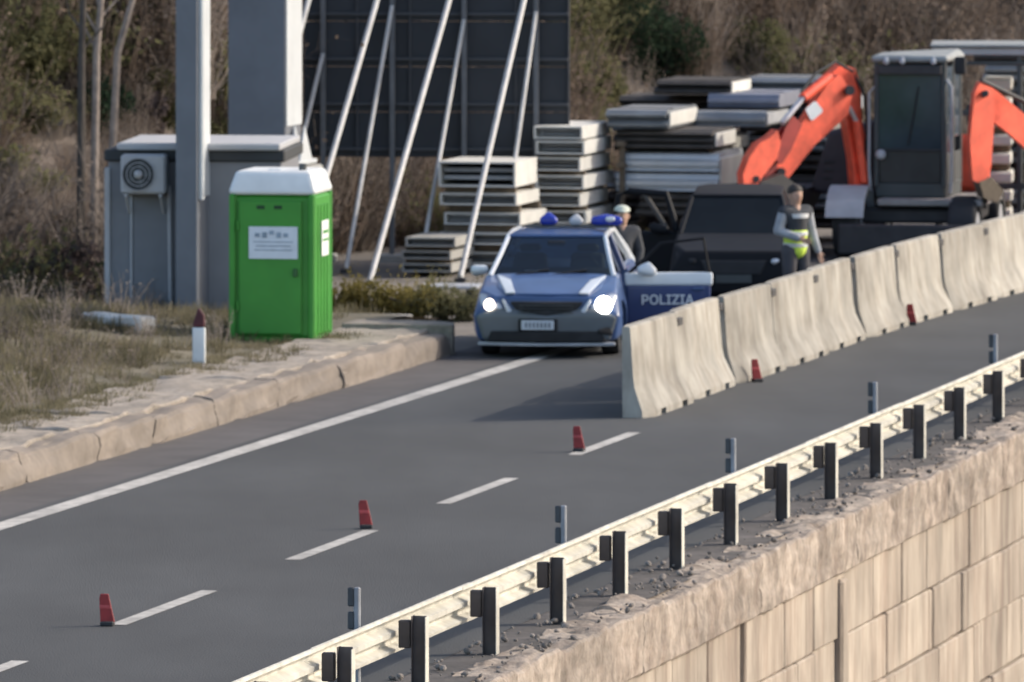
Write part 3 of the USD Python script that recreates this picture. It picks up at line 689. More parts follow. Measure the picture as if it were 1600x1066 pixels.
for k in range(7):
    wbeam_bundle(f'dark steel bundle in the back row behind the silvery pile, {ordw[6 - k]} from the top', 1050 + ro.uniform(-14, 14), 384, 0.25 + 0.29 * k, 1.7 + ro.uniform(-0.2, 0.2), 1.5, 0.25, [bundle_dark, bundle_m][k % 3 == 2], RB, 2, 'back row of dark steel bundles', endmat=[None, slab_m, fender_m][k % 3])
for k in range(8):
    wbeam_bundle(f'grey steel bundle in the tall pile behind the orange excavator arm, {ordw[7 - k]} from the top', 1235 + ro.uniform(-14, 14), 378, 0.20 + 0.29 * k, 1.5 + ro.uniform(-0.2, 0.2), 1.5, 0.25, [bundle_dark, bundle_m, bundle_dark][k % 3], RB, 2, 'tall pile behind the excavator arm', endmat=[fender_m, None, slab_m][k % 3])
for k in range(9):
    wbeam_bundle(f'pale steel bundle at the right edge behind the rack, {ordw[8 - k]} from the top', 1600 + ro.uniform(-14, 14), 372, 0.20 + 0.31 * k, 1.5 + ro.uniform(-0.2, 0.2), 1.5, 0.26, [bundle_m, silver, bundle_dark][k % 3], RB, 2, 'pile at the right edge behind the rack', endmat=[slab_white, fender_m, slab_m][k % 3])
for k, (px, z0, z1) in enumerate(((970, 0, 1.70), (1108, 0, 1.70))):
    t = thing('timber_trestle', ['left', 'right'][k] + ' dark timber trestle carrying the pile of steel bundles', 'trestle', pos(px, by), RB)
    for z in (0.05, 0.45, 0.93, 1.37, 1.68):
        obj('timber', cbx(0, 0.8, z, 0.12, 1.7, 0.08, 0.01), wood_m, t)
    for yy in (0.1, 1.5): obj('upright', cbx(0.0, yy, 0.85, 0.08, 0.07, 1.7, 0.01), wood_m, t)
t = thing('dark_skip', 'dark low steel skip behind the pile and the black car', 'skip', pos(1120, 398), RB)
obj('body', trimesh.convex.convex_hull(np.array([(x, y, z) for z, sx in ((0.15, 0.9), (0.98, 1.3)) for x in (-sx, sx) for y in (0.9 - sx * .7, 0.9 + sx * .7)])), maroon_m, t)
obj('rim', cat(cbx(0, 0.0, 1.0, 2.66, 0.07, 0.07, 0.01), cbx(0, 1.8, 1.0, 2.66, 0.07, 0.07, 0.01)), dark_m, t)
# rack at the right end of the yard
t = thing('storage_rack', 'pale grey steel storage rack with a long light roof beam at the right edge', 'storage rack', pos(1530, 385), ROADZ * 0.3)
obj('roof_beam', cbx(0.30, 0.0, 2.92, 2.0, 0.16, 0.12, 0.02), fender_m, t)
obj('roof_beam', cbx(0.30, 1.6, 2.92, 2.0, 0.16, 0.12, 0.02), fender_m, t)
obj('roof_sheet', cbx(0.30, 0.8, 3.0, 2.06, 1.9, 0.04, 0.01), cabroof_m, t)
obj('lower_beam', cbx(0.34, 0.0, 2.74, 1.9, 0.10, 0.06, 0.01), cab_m, t)
for x in (-0.62, 0.60, 1.25):
    for y in (0.0, 1.6): obj('upright', cbx(x, y, 1.46, 0.08, 0.08, 2.9, 0.01), cab_m, t)
for z in (0.9, 2.0): obj('shelf_beam', cbx(0.30, 0.0, z, 1.9, 0.07, 0.09, 0.01), cab_m, t)
bp = ground(1548, 380)
for i in range(8):
    z = 0.35 + 0.28 * i
    tt = thing('pale_beam', f'pale beam stored in the rack behind the orange boom, {ordw[7 - i]} from the top', 'concrete beam', (bp[0] + 0.10 + 0.01 * (i % 3), bp[1], z), ROADZ * 0.3, 'pale beams in the storage rack')
    obj('body', cbx(0, 0.6, 0.08, 0.44, 1.3, 0.17, 0.03), slab_white, tt)
    obj('spacer', cbx(0, 0.6, -0.055, 0.36, 1.0, 0.09, 0.01), wood_m, tt)

# ------------------------------------------------------------------ excavator
ex = ground(1430, 402)
t = thing('wheeled_excavator', 'orange wheeled excavator with folded boom and tall glazed cab behind the barriers', 'excavator', (*ex, 0.0), ROADZ * 0.9)
XR = math.radians(-ROADZ * 0.9)
def e2(px, py, y=0.0):
    x = (px - 1430) / 106.5
    yy = (x + 0.75) + y * 0.95
    return np.array([(x - 0.25 * y - yy * math.sin(XR)) / math.cos(XR), yy, (402 - py) / 106.5])
obj('chassis', cbx(-0.1, 1.0, 0.62, 1.9, 2.6, 0.22, 0.04), dark_m, t)
obj('deck', cbx(0.28, 0.55, 0.82, 1.55, 2.0, 0.10, 0.02), M('deck_grey', (0.26, 0.24, 0.23), 0.7, 0.2, 3.0), t)
obj('engine_cover', rhull([(-1.62, 0.9, 0.95, 0.08), (-1.62, 2.2, 0.95, 0.08), (-0.72, 0.75, 0.95, 0.08), (-0.72, 2.2, 0.95, 0.08), (-1.35, 0.9, 1.72, 0.1), (-1.35, 2.2, 1.72, 0.1), (-0.75, 0.8, 1.86, 0.1), (-0.75, 2.2, 1.86, 0.1)]), maroon_m, t)
# cab
cab = obj('cab', cat(cbx(-0.08, 0.78, 0.98, 1.06, 1.5, 0.24, 0.03), cbx(-0.08, 1.5, 1.9, 1.02, 0.08, 1.9, 0.02)), cab_m, t)
for x, y in ((-0.58, 0.04), (0.42, 0.04), (-0.58, 1.5), (0.42, 1.5), (0.42, 0.80)):
    obj('cab_post', cbx(x, y, 1.95, 0.075, 0.075, 1.86, 0.015), cab_m, cab)
obj('cab_roof', rhull([(-0.60, 0.0, 2.90, 0.05), (0.44, 0.0, 2.90, 0.05), (-0.60, 1.55, 2.90, 0.05), (0.44, 1.55, 2.90, 0.05), (-0.5, 0.15, 2.94, 0.05), (0.4, 1.4, 2.96, 0.05)]), cabroof_m, cab)
obj('front_glass', cbx(-0.08, 0.03, 2.20, 0.92, 0.02, 1.24, 0.005), cabglass_m, cab)
obj('lower_glass', cbx(-0.08, 0.035, 1.32, 0.90, 0.02, 0.46, 0.005), M('lower_glass', (0.028, 0.028, 0.030), 0.3, 0.3, 3.0), cab)
obj('front_bar', cbx(-0.08, 0.02, 1.565, 0.96, 0.04, 0.04, 0.01), dark_m, cab)
obj('side_glass', cbx(0.425, 0.42, 2.1, 0.02, 0.68, 1.35, 0.005), cabglass_m, cab)
obj('side_glass', cbx(0.425, 1.15, 2.25, 0.02, 0.62, 1.05, 0.005), cabglass_m, cab)
obj('side_panel', cbx(0.43, 0.78, 1.30, 0.03, 1.45, 0.42, 0.01), cab_m, cab)
obj('handrail', tube([(0.52, 0.02, 0.95), (0.54, 0.0, 1.2), (0.54, 0.0, 2.5), (0.46, 0.03, 2.6)], 0.022, 8), fender_m, cab)
obj('mirror', rhull([(0.72, -0.02, 2.72, 0.04), (0.72, -0.02, 2.90, 0.04), (0.62, -0.02, 2.72, 0.04), (0.62, -0.02, 2.90, 0.04)]), black_m, cab)
obj('work_light', rhull([(-0.5, -0.06, 1.5, 0.08)]), fender_m, cab)
obj('wiper', tube([(-0.1, 0.005, 1.65), (0.05, 0.0, 2.5)], 0.012, 6), black_m, cab)
obj('visor', cbx(-0.08, -0.02, 2.74, 0.96, 0.06, 0.14, 0.015), dark_m, cab)
for x in (-0.42, -0.18, 0.28): obj('roof_lamp', rhull([(x, -0.06, 2.86, 0.045), (x, -0.02, 2.90, 0.04)]), fender_m, cab)
obj('handrail', tube([(-0.66, 0.0, 0.95), (-0.68, -0.03, 1.3), (-0.68, -0.03, 2.4), (-0.60, 0.03, 2.5)], 0.02, 8), fender_m, cab)
obj('seat', cbx(-0.08, 0.9, 1.55, 0.5, 0.2, 0.9, 0.06), black_m, cab)
for k in range(3): obj('cover_louvre', cbx(-1.2, 0.80 - 0.0 * k, 1.1 + 0.12 * k, 0.6, 0.04, 0.05, 0.01), dark_m, t)
obj('counterweight', rhull([(-0.6, 2.5, 0.95, 0.12), (0.6, 2.5, 0.95, 0.12), (-0.6, 2.6, 1.55, 0.14), (0.6, 2.6, 1.55, 0.14)]), orange_m, t)
obj('hose', tube([e2(1300, 140, 0.3), e2(1262, 176, 0.28), e2(1232, 214, 0.28), e2(1208, 256, 0.2)], 0.02, 6), black_m, t)
# arms
foot, elbow, wrist = e2(1348, 292, 0.1), e2(1322, 128, -0.5), e2(1186, 288, -1.3)
def plate_arm(outline, yc, th, grow=0.04):   # side outline in (px, py), given real thickness
    pg = Polygon([((px - 1430) / 106.5, (402 - py) / 106.5) for px, py in outline]).buffer(0.07 + grow).buffer(-0.07)
    m = trimesh.creation.extrude_polygon(pg, th, engine='earcut')
    v = m.vertices.copy(); q = v[:, 2] - th / 2 + yc; c = math.sqrt(0.5)
    yy = (v[:, 0] + 0.75) * 1.0 + q * c * 1.35
    m.vertices = np.c_[(v[:, 0] - q * c * 0.35 - yy * math.sin(XR)) / math.cos(XR), yy, v[:, 1]]
    m.fix_normals(); return m
obj('boom', plate_arm([(1296, 152), (1300, 122), (1318, 106), (1336, 112), (1344, 140), (1346, 190), (1358, 250), (1362, 300), (1344, 300), (1340, 250), (1330, 196), (1326, 160), (1322, 144), (1312, 150)], 0.25, 0.34), orange_m, t)
obj('stick', plate_arm([(1286, 132), (1302, 120), (1318, 150), (1312, 176), (1262, 218), (1212, 276), (1196, 268), (1206, 238), (1250, 186)], -0.15, 0.30), orange_m, t)
bk = obj('bucket_linkage', plate_arm([(1180, 206), (1196, 192), (1202, 216), (1196, 240), (1178, 262), (1160, 284), (1140, 282), (1138, 262), (1148, 236), (1164, 214)], -0.42, 0.34, -0.02), orange_m, t)
obj('side_link', plate_arm([(1214, 196), (1224, 180), (1234, 190), (1218, 226), (1204, 246), (1198, 238)], -0.42, 0.05, 0.03), M('deep_orange', (0.30, 0.025, 0.02), 0.6, 0.2, 4.0), t)  # dark red paints the shaded crease between linkage and stick
obj('gusset', plate_arm([(1204, 200), (1212, 190), (1200, 262), (1184, 284), (1180, 272), (1196, 240)], -0.30, 0.10, 0.0), M('worn_red', (0.22, 0.02, 0.018), 0.6, 0.2, 4.0), t)  # fills the gap beside the stick, its shade put in as dark red
obj('pin', cyl(e2(1316, 140, -0.4), e2(1316, 140, 0.5), 0.07, 14), dark_m, t)
obj('pin', cyl(e2(1206, 262, -0.42), e2(1206, 262, 0.1), 0.06, 14), dark_m, t)
obj('pin', cyl(e2(1160, 270, -0.62), e2(1160, 270, -0.1), 0.05, 14), dark_m, t)
obj('hydraulic_cylinder', cat(cyl(e2(1288, 118, -0.22), e2(1244, 150, -0.28), 0.075, 12)), orange_m, t)
obj('cylinder_rod', cyl(e2(1244, 150, -0.28), e2(1210, 188, -0.3), 0.045, 10), hyd_m, t)
obj('hydraulic_cylinder', cyl(e2(1352, 285, 0.02), e2(1338, 190, 0.0), 0.06, 12), orange_m, t)
obj('cylinder_rod', cyl(e2(1338, 190, 0.0), e2(1318, 150, 0.0), 0.035, 10), hyd_m, t)
obj('hose', tube([e2(1330, 112, -0.1), e2(1300, 96, -0.15), e2(1268, 112, -0.2), e2(1240, 140, -0.32)], 0.022, 6), black_m, t)
obj('hose', tube([e2(1338, 118, 0.1), e2(1352, 150, 0.0), e2(1356, 200, 0.0), e2(1352, 260, 0.0)], 0.022, 6), black_m, t)
obj('decal', plate_arm([(1252, 168), (1262, 160), (1270, 170), (1258, 180)], -0.312, 0.02), label_m, t)
bucket = obj('bucket', plate_arm([(1170, 278), (1200, 268), (1222, 286), (1218, 312), (1190, 318), (1168, 300)], -0.35, 0.6), dark_m, t)
for k in range(4): obj('tooth', cbx(-1.95 - 0.05 * k, -1.75 + 0.13 * k, 0.80, 0.12, 0.05, 0.06, 0.01), fender_m, bucket)
# wheels and mudguards
def wheel(x, y, r=0.42, w=0.34, parent=None, mat=black_m):
    prof = np.array([(0.0, -w / 2 + 0.05), (r * 0.55, -w / 2 + 0.05), (r * 0.62, -w / 2), (r * 0.92, -w / 2), (r, -w / 2 + 0.06), (r, w / 2 - 0.06), (r * 0.92, w / 2), (r * 0.62, w / 2), (r * 0.55, w / 2 - 0.05), (0, w / 2 - 0.05)])
    m = trimesh.creation.revolve(prof, sections=28)
    m.apply_transform(trimesh.transformations.rotation_matrix(math.pi / 2, [0, 1, 0])); m.apply_translation((x, y, r))
    p = obj('wheel', m, mat, parent)
    h = trimesh.creation.cylinder(r * 0.5, w - 0.04, sections=18); h.apply_transform(trimesh.transformations.rotation_matrix(math.pi / 2, [0, 1, 0])); h.apply_translation((x, y, r))
    obj('rim', h, fender_m, p)
    return p
for x, y in ((-0.92, -0.25), (-0.92, 2.0), (0.78, -0.25), (0.78, 2.0)): wheel(x, y, 0.46, 0.40, t)
hub = obj('hub', cat(cyl((-0.52, -0.30, 0.42), (-0.52, -0.18, 0.42), 0.07, 14)), fender_m, t)
th = np.linspace(math.radians(20), math.radians(165), 12)
ring = Polygon([(0.60 * math.cos(a), 0.60 * math.sin(a)) for a in th] + [(0.54 * math.cos(a), 0.54 * math.sin(a)) for a in th[::-1]])
for x, y in ((-0.92, -0.25),):
    m = trimesh.creation.extrude_polygon(ring, 0.56, engine='earcut'); v = m.vertices.copy()
    m.vertices = np.c_[v[:, 2] - 0.28 + x, v[:, 0] + y, v[:, 1] + 0.46]; m.fix_normals()
    obj('mudguard', m, fender_m, t)
obj('dozer_blade', cbx(-0.05, -0.85, 0.30, 1.9, 0.10, 0.45, 0.03), dark_m, t)
obj('step', cbx(0.62, 0.2, 0.60, 0.3, 0.4, 0.05, 0.01), fender_m, t)

# second excavator, mostly outside the frame at the right
ex2 = ground(1535, 405)
t = thing('tracked_excavator', 'orange excavator arm bent over at the right edge of the picture', 'excavator', (*ex2, 0.0), ROADZ * 0.5)
def arm2(outline, yc, th):
    pg = Polygon([((px - 1535) / 106.0, (405 - py) / 106.0) for px, py in outline]).buffer(0.08).buffer(-0.065)
    m = trimesh.creation.extrude_polygon(pg, th, engine='earcut'); v = m.vertices.copy()
    q = v[:, 2] - th / 2 + yc
    m.vertices = np.c_[v[:, 0] - 0.25 * q, v[:, 0] * 1.0 + 0.95 * q, v[:, 1]]; m.fix_normals(); return m
obj('stick', arm2([(1523, 148), (1530, 132), (1548, 142), (1548, 200), (1544, 262), (1534, 290), (1520, 280), (1516, 220)], 0.0, 0.24), orange_m, t)
obj('boom', arm2([(1538, 138), (1556, 146), (1600, 186), (1680, 262), (1740, 340), (1716, 356), (1640, 276), (1580, 214), (1546, 186)], 0.28, 0.28), orange_m, t)
obj('bucket', arm2([(1528, 286), (1544, 280), (1560, 300), (1552, 316), (1534, 308)], 0.0, 0.5), wood_m, t)
obj('cylinder_rod', cyl(((1534 - 1535) / 106, -0.14, (405 - 128) / 106), ((1600 - 1535) / 106, 0.55, (405 - 165) / 106), 0.035, 10), dark_m, t)
obj('pin', cyl((0.05, -0.2, 2.42), (0.05, 0.45, 2.42), 0.05, 12), dark_m, t)
obj('body', rhull([(1.7, 1.4, 0.9, 0.1), (3.6, 1.4, 0.9, 0.1), (1.7, 3.0, 0.9, 0.1), (3.6, 3.0, 0.9, 0.1), (2.6, 1.4, 1.7, 0.1), (3.6, 1.4, 1.7, 0.1), (2.6, 3.0, 1.7, 0.1), (3.6, 3.0, 1.7, 0.1)]), orange_m, t)
for y in (1.2, 3.1): obj('track', rhull([(1.5, y, 0.35, 0.33), (3.7, y, 0.35, 0.33), (1.5, y + 0.15, 0.35, 0.33), (3.7, y + 0.15, 0.35, 0.33)]), black_m, t)

# ------------------------------------------------------------------ cars
def flat(m, kx=0.92, kz=0.90):
    m.vertices = m.vertices * np.array([kx, 1.0, kz]); return m
def wheel_arches(mesh, ys, r, hw):
    A = m3.Manifold(m3.Mesh(np.array(mesh.vertices, np.float32), np.array(mesh.faces, np.uint32)))
    for y in ys:
        for s in (-1, 1):
            c = m3.Manifold.cylinder(0.5, r, r, 28, True).rotate((0, 90, 0)).translate((s * (hw + 0.02), y, 0.31))
            A = A - c
    q = A.to_mesh(); return trimesh.Trimesh(q.vert_properties[:, :3], q.tri_verts, process=False)
def car_wheel(x, y, parent, r=0.315, w=0.21):
    prof = np.array([(0.0, -w / 2 + 0.04), (r * 0.62, -w / 2 + 0.02), (r * 0.68, -w / 2), (r * 0.94, -w / 2), (r, -w / 2 + 0.03), (r, w / 2 - 0.03), (r * 0.94, w / 2), (r * 0.68, w / 2), (r * 0.62, w / 2 - 0.02), (0, w / 2 - 0.04)])
    m = trimesh.creation.revolve(prof, sections=28); m.apply_transform(trimesh.transformations.rotation_matrix(math.pi / 2, [0, 1, 0])); m.apply_translation((x, y, r))
    p = obj('wheel', m, black_m, parent)
    h = trimesh.creation.cylinder(r * 0.60, w - 0.03, sections=18); h.apply_transform(trimesh.transformations.rotation_matrix(math.pi / 2, [0, 1, 0])); h.apply_translation((x, y, r))
    obj('rim', h, cab_m, p)

pc = ground(853, 560)
car = thing('police_car', 'blue and white police car facing the camera with headlights on and driver door open', 'police car', (*pc, 0.0), -4.5)
body = rhull(sym([(0.78, 0.18, 0.28, 0.08), (0.82, 0.16, 0.50, 0.08), (0.86, 0.42, 0.32, 0.05), (0.62, 0.16, 0.70, 0.05), (0.79, 0.40, 0.75, 0.06), (0.77, 1.05, 0.90, 0.06), (0.80, 3.6, 0.94, 0.06),
                   (0.76, 4.15, 0.90, 0.06), (0.78, 4.18, 0.35, 0.1), (0.86, 1.0, 0.55, 0.05), (0.86, 3.5, 0.55, 0.05), (0.84, 0.6, 0.24, 0.04), (0.84, 3.8, 0.24, 0.04)]))
B = wheel_arches(body, (0.82, 3.38), 0.36, 0.86)
A = m3.Manifold(m3.Mesh(np.array(B.vertices, np.float32), np.array(B.faces, np.uint32)))
A = A - m3.Manifold.cube((0.5, 1.02, 0.62), True).translate((0.86, 1.92, 0.68))
q = A.to_mesh()
obj('body', trimesh.Trimesh(q.vert_properties[:, :3], q.tri_verts, process=False), police_blue, car, smooth=25)
def hz(y): return 0.757 + 0.217 * (y - 0.16)         # bonnet height
def patch(pts, th=0.012, lift=0.004):
    P = []
    for x, y in pts:
        z = hz(y) + 0.012 * 1 + lift
        P += [(x, y, z), (x, y, z + th)]
    return trimesh.convex.convex_hull(np.array(P))
hood = obj('bonnet', rhull(sym([(0.50, 0.20, hz(0.20) - 0.005, 0.02), (0.62, 0.5, hz(0.5) - 0.005, 0.02), (0.66, 1.08, hz(1.08) - 0.005, 0.02)]) + [(0, 0.16, hz(0.2) - 0.005, 0.02), (0, 0.6, hz(0.6) + 0.012, 0.02), (0, 1.06, hz(1.06) + 0.005, 0.02)]), police_blue, car, smooth=20)
for s in (-1, 1):
    obj('white_stripe', [rhull([(s * 0.40, 0.16, hz(0.2) + 0.02, 0.012), (s * 0.50, 0.18, hz(0.2) + 0.015, 0.012), (s * 0.66, 0.95, hz(0.95) + 0.016, 0.012), (s * 0.50, 0.75, hz(0.75) + 0.018, 0.012)]),
                         rhull([(s * 0.70, 0.50, hz(0.5) - 0.03, 0.02), (s * 0.80, 0.55, hz(0.5) - 0.04, 0.02), (s * 0.80, 1.05, hz(1.05) - 0.02, 0.02), (s * 0.70, 1.0, hz(1.0) - 0.01, 0.02)])], police_white, car)
    obj('grille_bar', rhull([(s * 0.40, 0.055, 0.52, 0.015), (s * 0.47, 0.06, 0.56, 0.015), (s * 0.53, 0.10, 0.70, 0.015)]), police_white, car)
bp_ = obj('bumper', rhull(sym([(0.74, 0.12, 0.27, 0.06), (0.80, 0.13, 0.48, 0.07), (0.84, 0.50, 0.30, 0.045), (0.84, 0.50, 0.5, 0.045), (0.60, 0.10, 0.55, 0.05), (0.0, 0.04, 0.48, 0.05), (0.0, 0.05, 0.27, 0.05)])), police_grey, car)
obj('lower_intake', rhull(sym([(0.70, 0.055, 0.22, 0.02), (0.66, 0.045, 0.31, 0.02), (0.0, -0.01, 0.22, 0.02), (0.0, -0.015, 0.31, 0.02)])), black_m, bp_)
obj('lower_lip', rhull(sym([(0.82, 0.10, 0.17, 0.025), (0.3, 0.02, 0.165, 0.02)])), fender_m, bp_)
obj('fog_lamp_recess', rhull([(0.66, 0.03, 0.33, 0.03), (0.76, 0.08, 0.36, 0.03), (0.78, 0.09, 0.30, 0.03)]), black_m, bp_)
obj('grille', rhull(sym([(0.42, 0.10, 0.665, 0.02), (0.30, 0.07, 0.53, 0.02), (0.0, 0.04, 0.66, 0.02), (0.0, 0.025, 0.53, 0.02)])), black_m, car)
gl = cat(*[cbx(0, 0.017, 0.56 + 0.04 * k, 0.66, 0.02, 0.008, 0.003) for k in range(3)])
obj('grille_slat', gl, cab_m, car)
obj('badge', trimesh.creation.icosphere(2, 0.045), fender_m, car) if False else None
pl = obj('number_plate', cbx(-0.10, -0.022, 0.405, 0.40, 0.02, 0.115, 0.006), label_m, car)
obj('plate_marks', cat(*[bx(-0.24 + 0.047 * k, -0.0335, 0.405, 0.03, 0.004, 0.06) for k in range(7)]), M('plate_ink', (0.25, 0.27, 0.30), 0.6), pl)
obj('plate_holder', cbx(-0.10, -0.006, 0.405, 0.48, 0.03, 0.15, 0.008), black_m, car)
for s in (-1, 1):
    hl = obj('headlight', rhull([(s * 0.58, 0.12, 0.60, 0.05), (s * 0.76, 0.20, 0.62, 0.06), (s * 0.80, 0.34, 0.72, 0.05), (s * 0.62, 0.18, 0.70, 0.05)]), chrome_m, car)
    r = 0.068 if s < 0 else 0.105
    b_ = trimesh.creation.icosphere(2, 1.0); b_.vertices = b_.vertices * np.array([r, 0.05, r * 1.1]) + np.array([s * 0.70, 0.085, 0.645])
    obj('lamp', b_, lamp_on if s > 0 else lamp_warm, hl)
gh = sym([(0.74, 1.02, 0.92, 0.03), (0.76, 3.95, 0.93, 0.03), (0.57, 1.85, 1.36, 0.03), (0.56, 3.35, 1.36, 0.03)])
obj('windows', rhull(gh), glass_clear, car, smooth=20)
seat_m = M('seat_cloth', (0.05, 0.052, 0.058), 0.9, 0.2, 8.0)
obj('dashboard', rhull(sym([(0.66, 1.22, 0.93, 0.04), (0.64, 1.42, 0.97, 0.05)])), black_m, car)
for x in (-0.36, 0.36):
    sb_ = obj('seat', rhull([(x - 0.18, 2.1, 0.75, 0.06), (x + 0.18, 2.1, 0.75, 0.06), (x - 0.15, 2.2, 1.10, 0.06), (x + 0.15, 2.2, 1.10, 0.06)]), seat_m, car)
    obj('headrest', rhull([(x - 0.09, 2.22, 1.22, 0.05), (x + 0.09, 2.22, 1.22, 0.05)]), seat_m, sb_)
th = np.linspace(0, 2 * np.pi, 21)
obj('steering_wheel', tube(np.c_[0.36 + 0.17 * np.cos(th), 1.58 - 0.06 * np.sin(th), 1.0 + 0.15 * np.sin(th)], 0.014, 6, False), black_m, car)
obj('rear_view_mirror', cbx(0, 1.72, 1.30, 0.22, 0.03, 0.06, 0.01), black_m, car)
obj('paper', cbx(-0.25, 1.30, 0.99, 0.22, 0.14, 0.006, 0.002), label_m, car)
obj('roof', rhull(sym([(0.575, 1.83, 1.385, 0.025), (0.56, 3.40, 1.38, 0.025), (0.40, 2.1, 1.42, 0.025), (0.40, 3.2, 1.415, 0.025)])), police_blue, car, smooth=30)
for s in (-1, 1):
    obj('windscreen_pillar', tube([(s * 0.765, 1.00, 0.93), (s * 0.67, 1.45, 1.18), (s * 0.60, 1.84, 1.385)], [0.035, 0.03, 0.03], 8), police_white, car)
    obj('roof_rail', tube([(s * 0.60, 1.84, 1.385), (s * 0.60, 2.6, 1.405), (s * 0.585, 3.38, 1.385), (s * 0.70, 3.85, 1.12), (s * 0.77, 4.05, 0.94)], [0.035, 0.035, 0.04, 0.06, 0.07], 8), police_white, car)
    obj('centre_pillar', tube([(s * 0.79, 2.42, 0.93), (s * 0.605, 2.42, 1.39)], 0.035, 8), navy_m, car)
for x in (-0.74, 0.74):
    for y in (0.82, 3.38): car_wheel(x, y, car)
obj('mirror', rhull([(-0.97, 1.25, 1.00, 0.06), (-0.86, 1.25, 1.00, 0.06), (-0.97, 1.32, 0.96, 0.05)]), police_white, car)
obj('rear_bench', cbx(0, 2.9, 0.7, 1.2, 0.4, 0.5, 0.05), black_m, car)
obj('wiper', tube([(-0.45, 0.995, 0.955), (-0.05, 1.10, 1.01)], 0.012, 6), black_m, car)
obj('wiper', tube([(0.0, 0.995, 0.955), (0.42, 1.10, 1.01)], 0.012, 6), black_m, car)
obj('windscreen_sheen', cbx(0, 1.0, 0.94, 1.3, 0.03, 0.02, 0.005), black_m, car)  # plain black strip along the foot of the windscreen
lb = obj('light_bar', cbx(0.12, 2.45, 1.475, 1.1, 0.18, 0.03, 0.01), cab_m, car)
obj('blue_beacon', rhull([(-0.20, 2.40, 1.545, 0.06), (-0.09, 2.40, 1.545, 0.06), (-0.15, 2.45, 1.60, 0.05)]), beacon_m, lb)
obj('blue_beacon', rhull([(0.44, 2.40, 1.545, 0.06), (0.72, 2.40, 1.545, 0.06), (0.58, 2.45, 1.57, 0.06)]), beacon_m, lb)
obj('beacon_glass', rhull([(0.60, 2.335, 1.57, 0.03), (0.66, 2.335, 1.57, 0.03)]), label_m, lb)
obj('loudspeaker', rhull([(0.16, 2.38, 1.54, 0.05), (0.24, 2.38, 1.54, 0.05), (0.20, 2.42, 1.58, 0.05)]), fender_m, lb)
# open driver door, hinged at the front pillar
dv = UsdGeom.Xform.Define(stage, str(car.GetPath()) + '/door')
dv.AddTranslateOp().Set(Gf.Vec3d(0.90, 1.42, 0.0)); dv.AddRotateZOp().Set(9.0)
dr = dv.GetPrim()
def dpart(name, mesh, mat): return obj(name, mesh, mat, dr)
dpart('door_panel', rhull([(0.02, 0, 0.36, 0.035), (1.0, 0, 0.36, 0.035), (0.02, 0, 0.78, 0.04), (1.0, 0, 0.78, 0.04), (0.5, 0, 0.5, 0.06)]), navy_m)
dpart('door_top_stripe', rhull([(0.0, -0.01, 0.83, 0.035), (1.03, -0.01, 0.83, 0.035), (0.0, 0, 0.93, 0.035), (1.03, 0, 0.93, 0.035)]), police_white)
tx = stand_text('POLIZIA', 0.115, 0.006); tx.apply_translation((0.50, -0.062, 0.63)); dpart('lettering', tx, police_white)
dpart('door_handle', cbx(0.88, -0.055, 0.76, 0.14, 0.03, 0.03, 0.008), police_blue)
dpart('window_frame', tube([(0.02, 0, 0.95), (0.42, 0, 1.32), (0.95, 0, 1.38), (1.02, 0, 0.95)], 0.022, 6), blackcar_m)
dpart('mirror', rhull([(0.17, -0.10, 1.0, 0.06), (0.30, -0.10, 0.98, 0.06), (0.25, -0.10, 1.05, 0.05)]), police_white)
dpart('inner_trim', cbx(0.5, 0.06, 0.62, 0.9, 0.05, 0.5, 0.02), black_m)

# black car behind, its door open towards the left
bc = ground(1146, 486)
t = thing('black_car', 'black estate car with its left front door open behind the police car', 'car', (*bc, 0.0), -3.0)
bd = rhull(sym([(0.80, 0.15, 0.30, 0.1), (0.84, 0.14, 0.55, 0.09), (0.70, 0.16, 0.82, 0.06), (0.82, 0.5, 0.88, 0.07), (0.80, 1.15, 1.02, 0.06), (0.84, 4.3, 1.05, 0.07), (0.82, 4.4, 0.4, 0.1), (0.88, 1.0, 0.6, 0.05), (0.88, 3.8, 0.6, 0.05), (0.86, 0.6, 0.28, 0.04), (0.86, 4.0, 0.28, 0.04)]))
obj('body', flat(wheel_arches(bd, (0.88, 3.5), 0.39, 0.88)), blackcar_m, t, smooth=25)
obj('windows', flat(rhull(sym([(0.78, 1.12, 1.05, 0.03), (0.80, 4.3, 1.06, 0.03), (0.62, 1.85, 1.56, 0.03), (0.62, 4.0, 1.56, 0.03)]))), glass_black, t, smooth=20)
obj('roof', flat(rhull(sym([(0.63, 1.83, 1.58, 0.03), (0.62, 4.05, 1.58, 0.03), (0.45, 2.1, 1.62, 0.03), (0.45, 3.8, 1.62, 0.03)]))), blackcar_m, t, smooth=30)
for s in (-1, 1):
    obj('windscreen_pillar', flat(tube([(s * 0.80, 1.10, 1.05), (s * 0.65, 1.85, 1.58)], 0.035, 8)), blackcar_m, t)
    obj('headlight', flat(rhull([(s * 0.58, 0.10, 0.72, 0.05), (s * 0.78, 0.20, 0.76, 0.05), (s * 0.80, 0.30, 0.82, 0.04)])), chrome_m if s > 0 else black_m, t)
obj('grille', flat(rhull(sym([(0.45, 0.07, 0.72, 0.02), (0.38, 0.06, 0.55, 0.02)]))), black_m, t)
obj('number_plate', cbx(0, 0.045, 0.42, 0.48, 0.02, 0.11, 0.005), cab_m, t)
for x in (-0.70, 0.70):
    for y in (0.88, 3.5): car_wheel(x, y, t, 0.34, 0.23)
d2 = UsdGeom.Xform.Define(stage, str(t.GetPath()) + '/door'); d2.AddTranslateOp().Set(Gf.Vec3d(-0.80, 1.4, 0)); d2.AddRotateZOp().Set(-14.0)
d2 = d2.GetPrim()
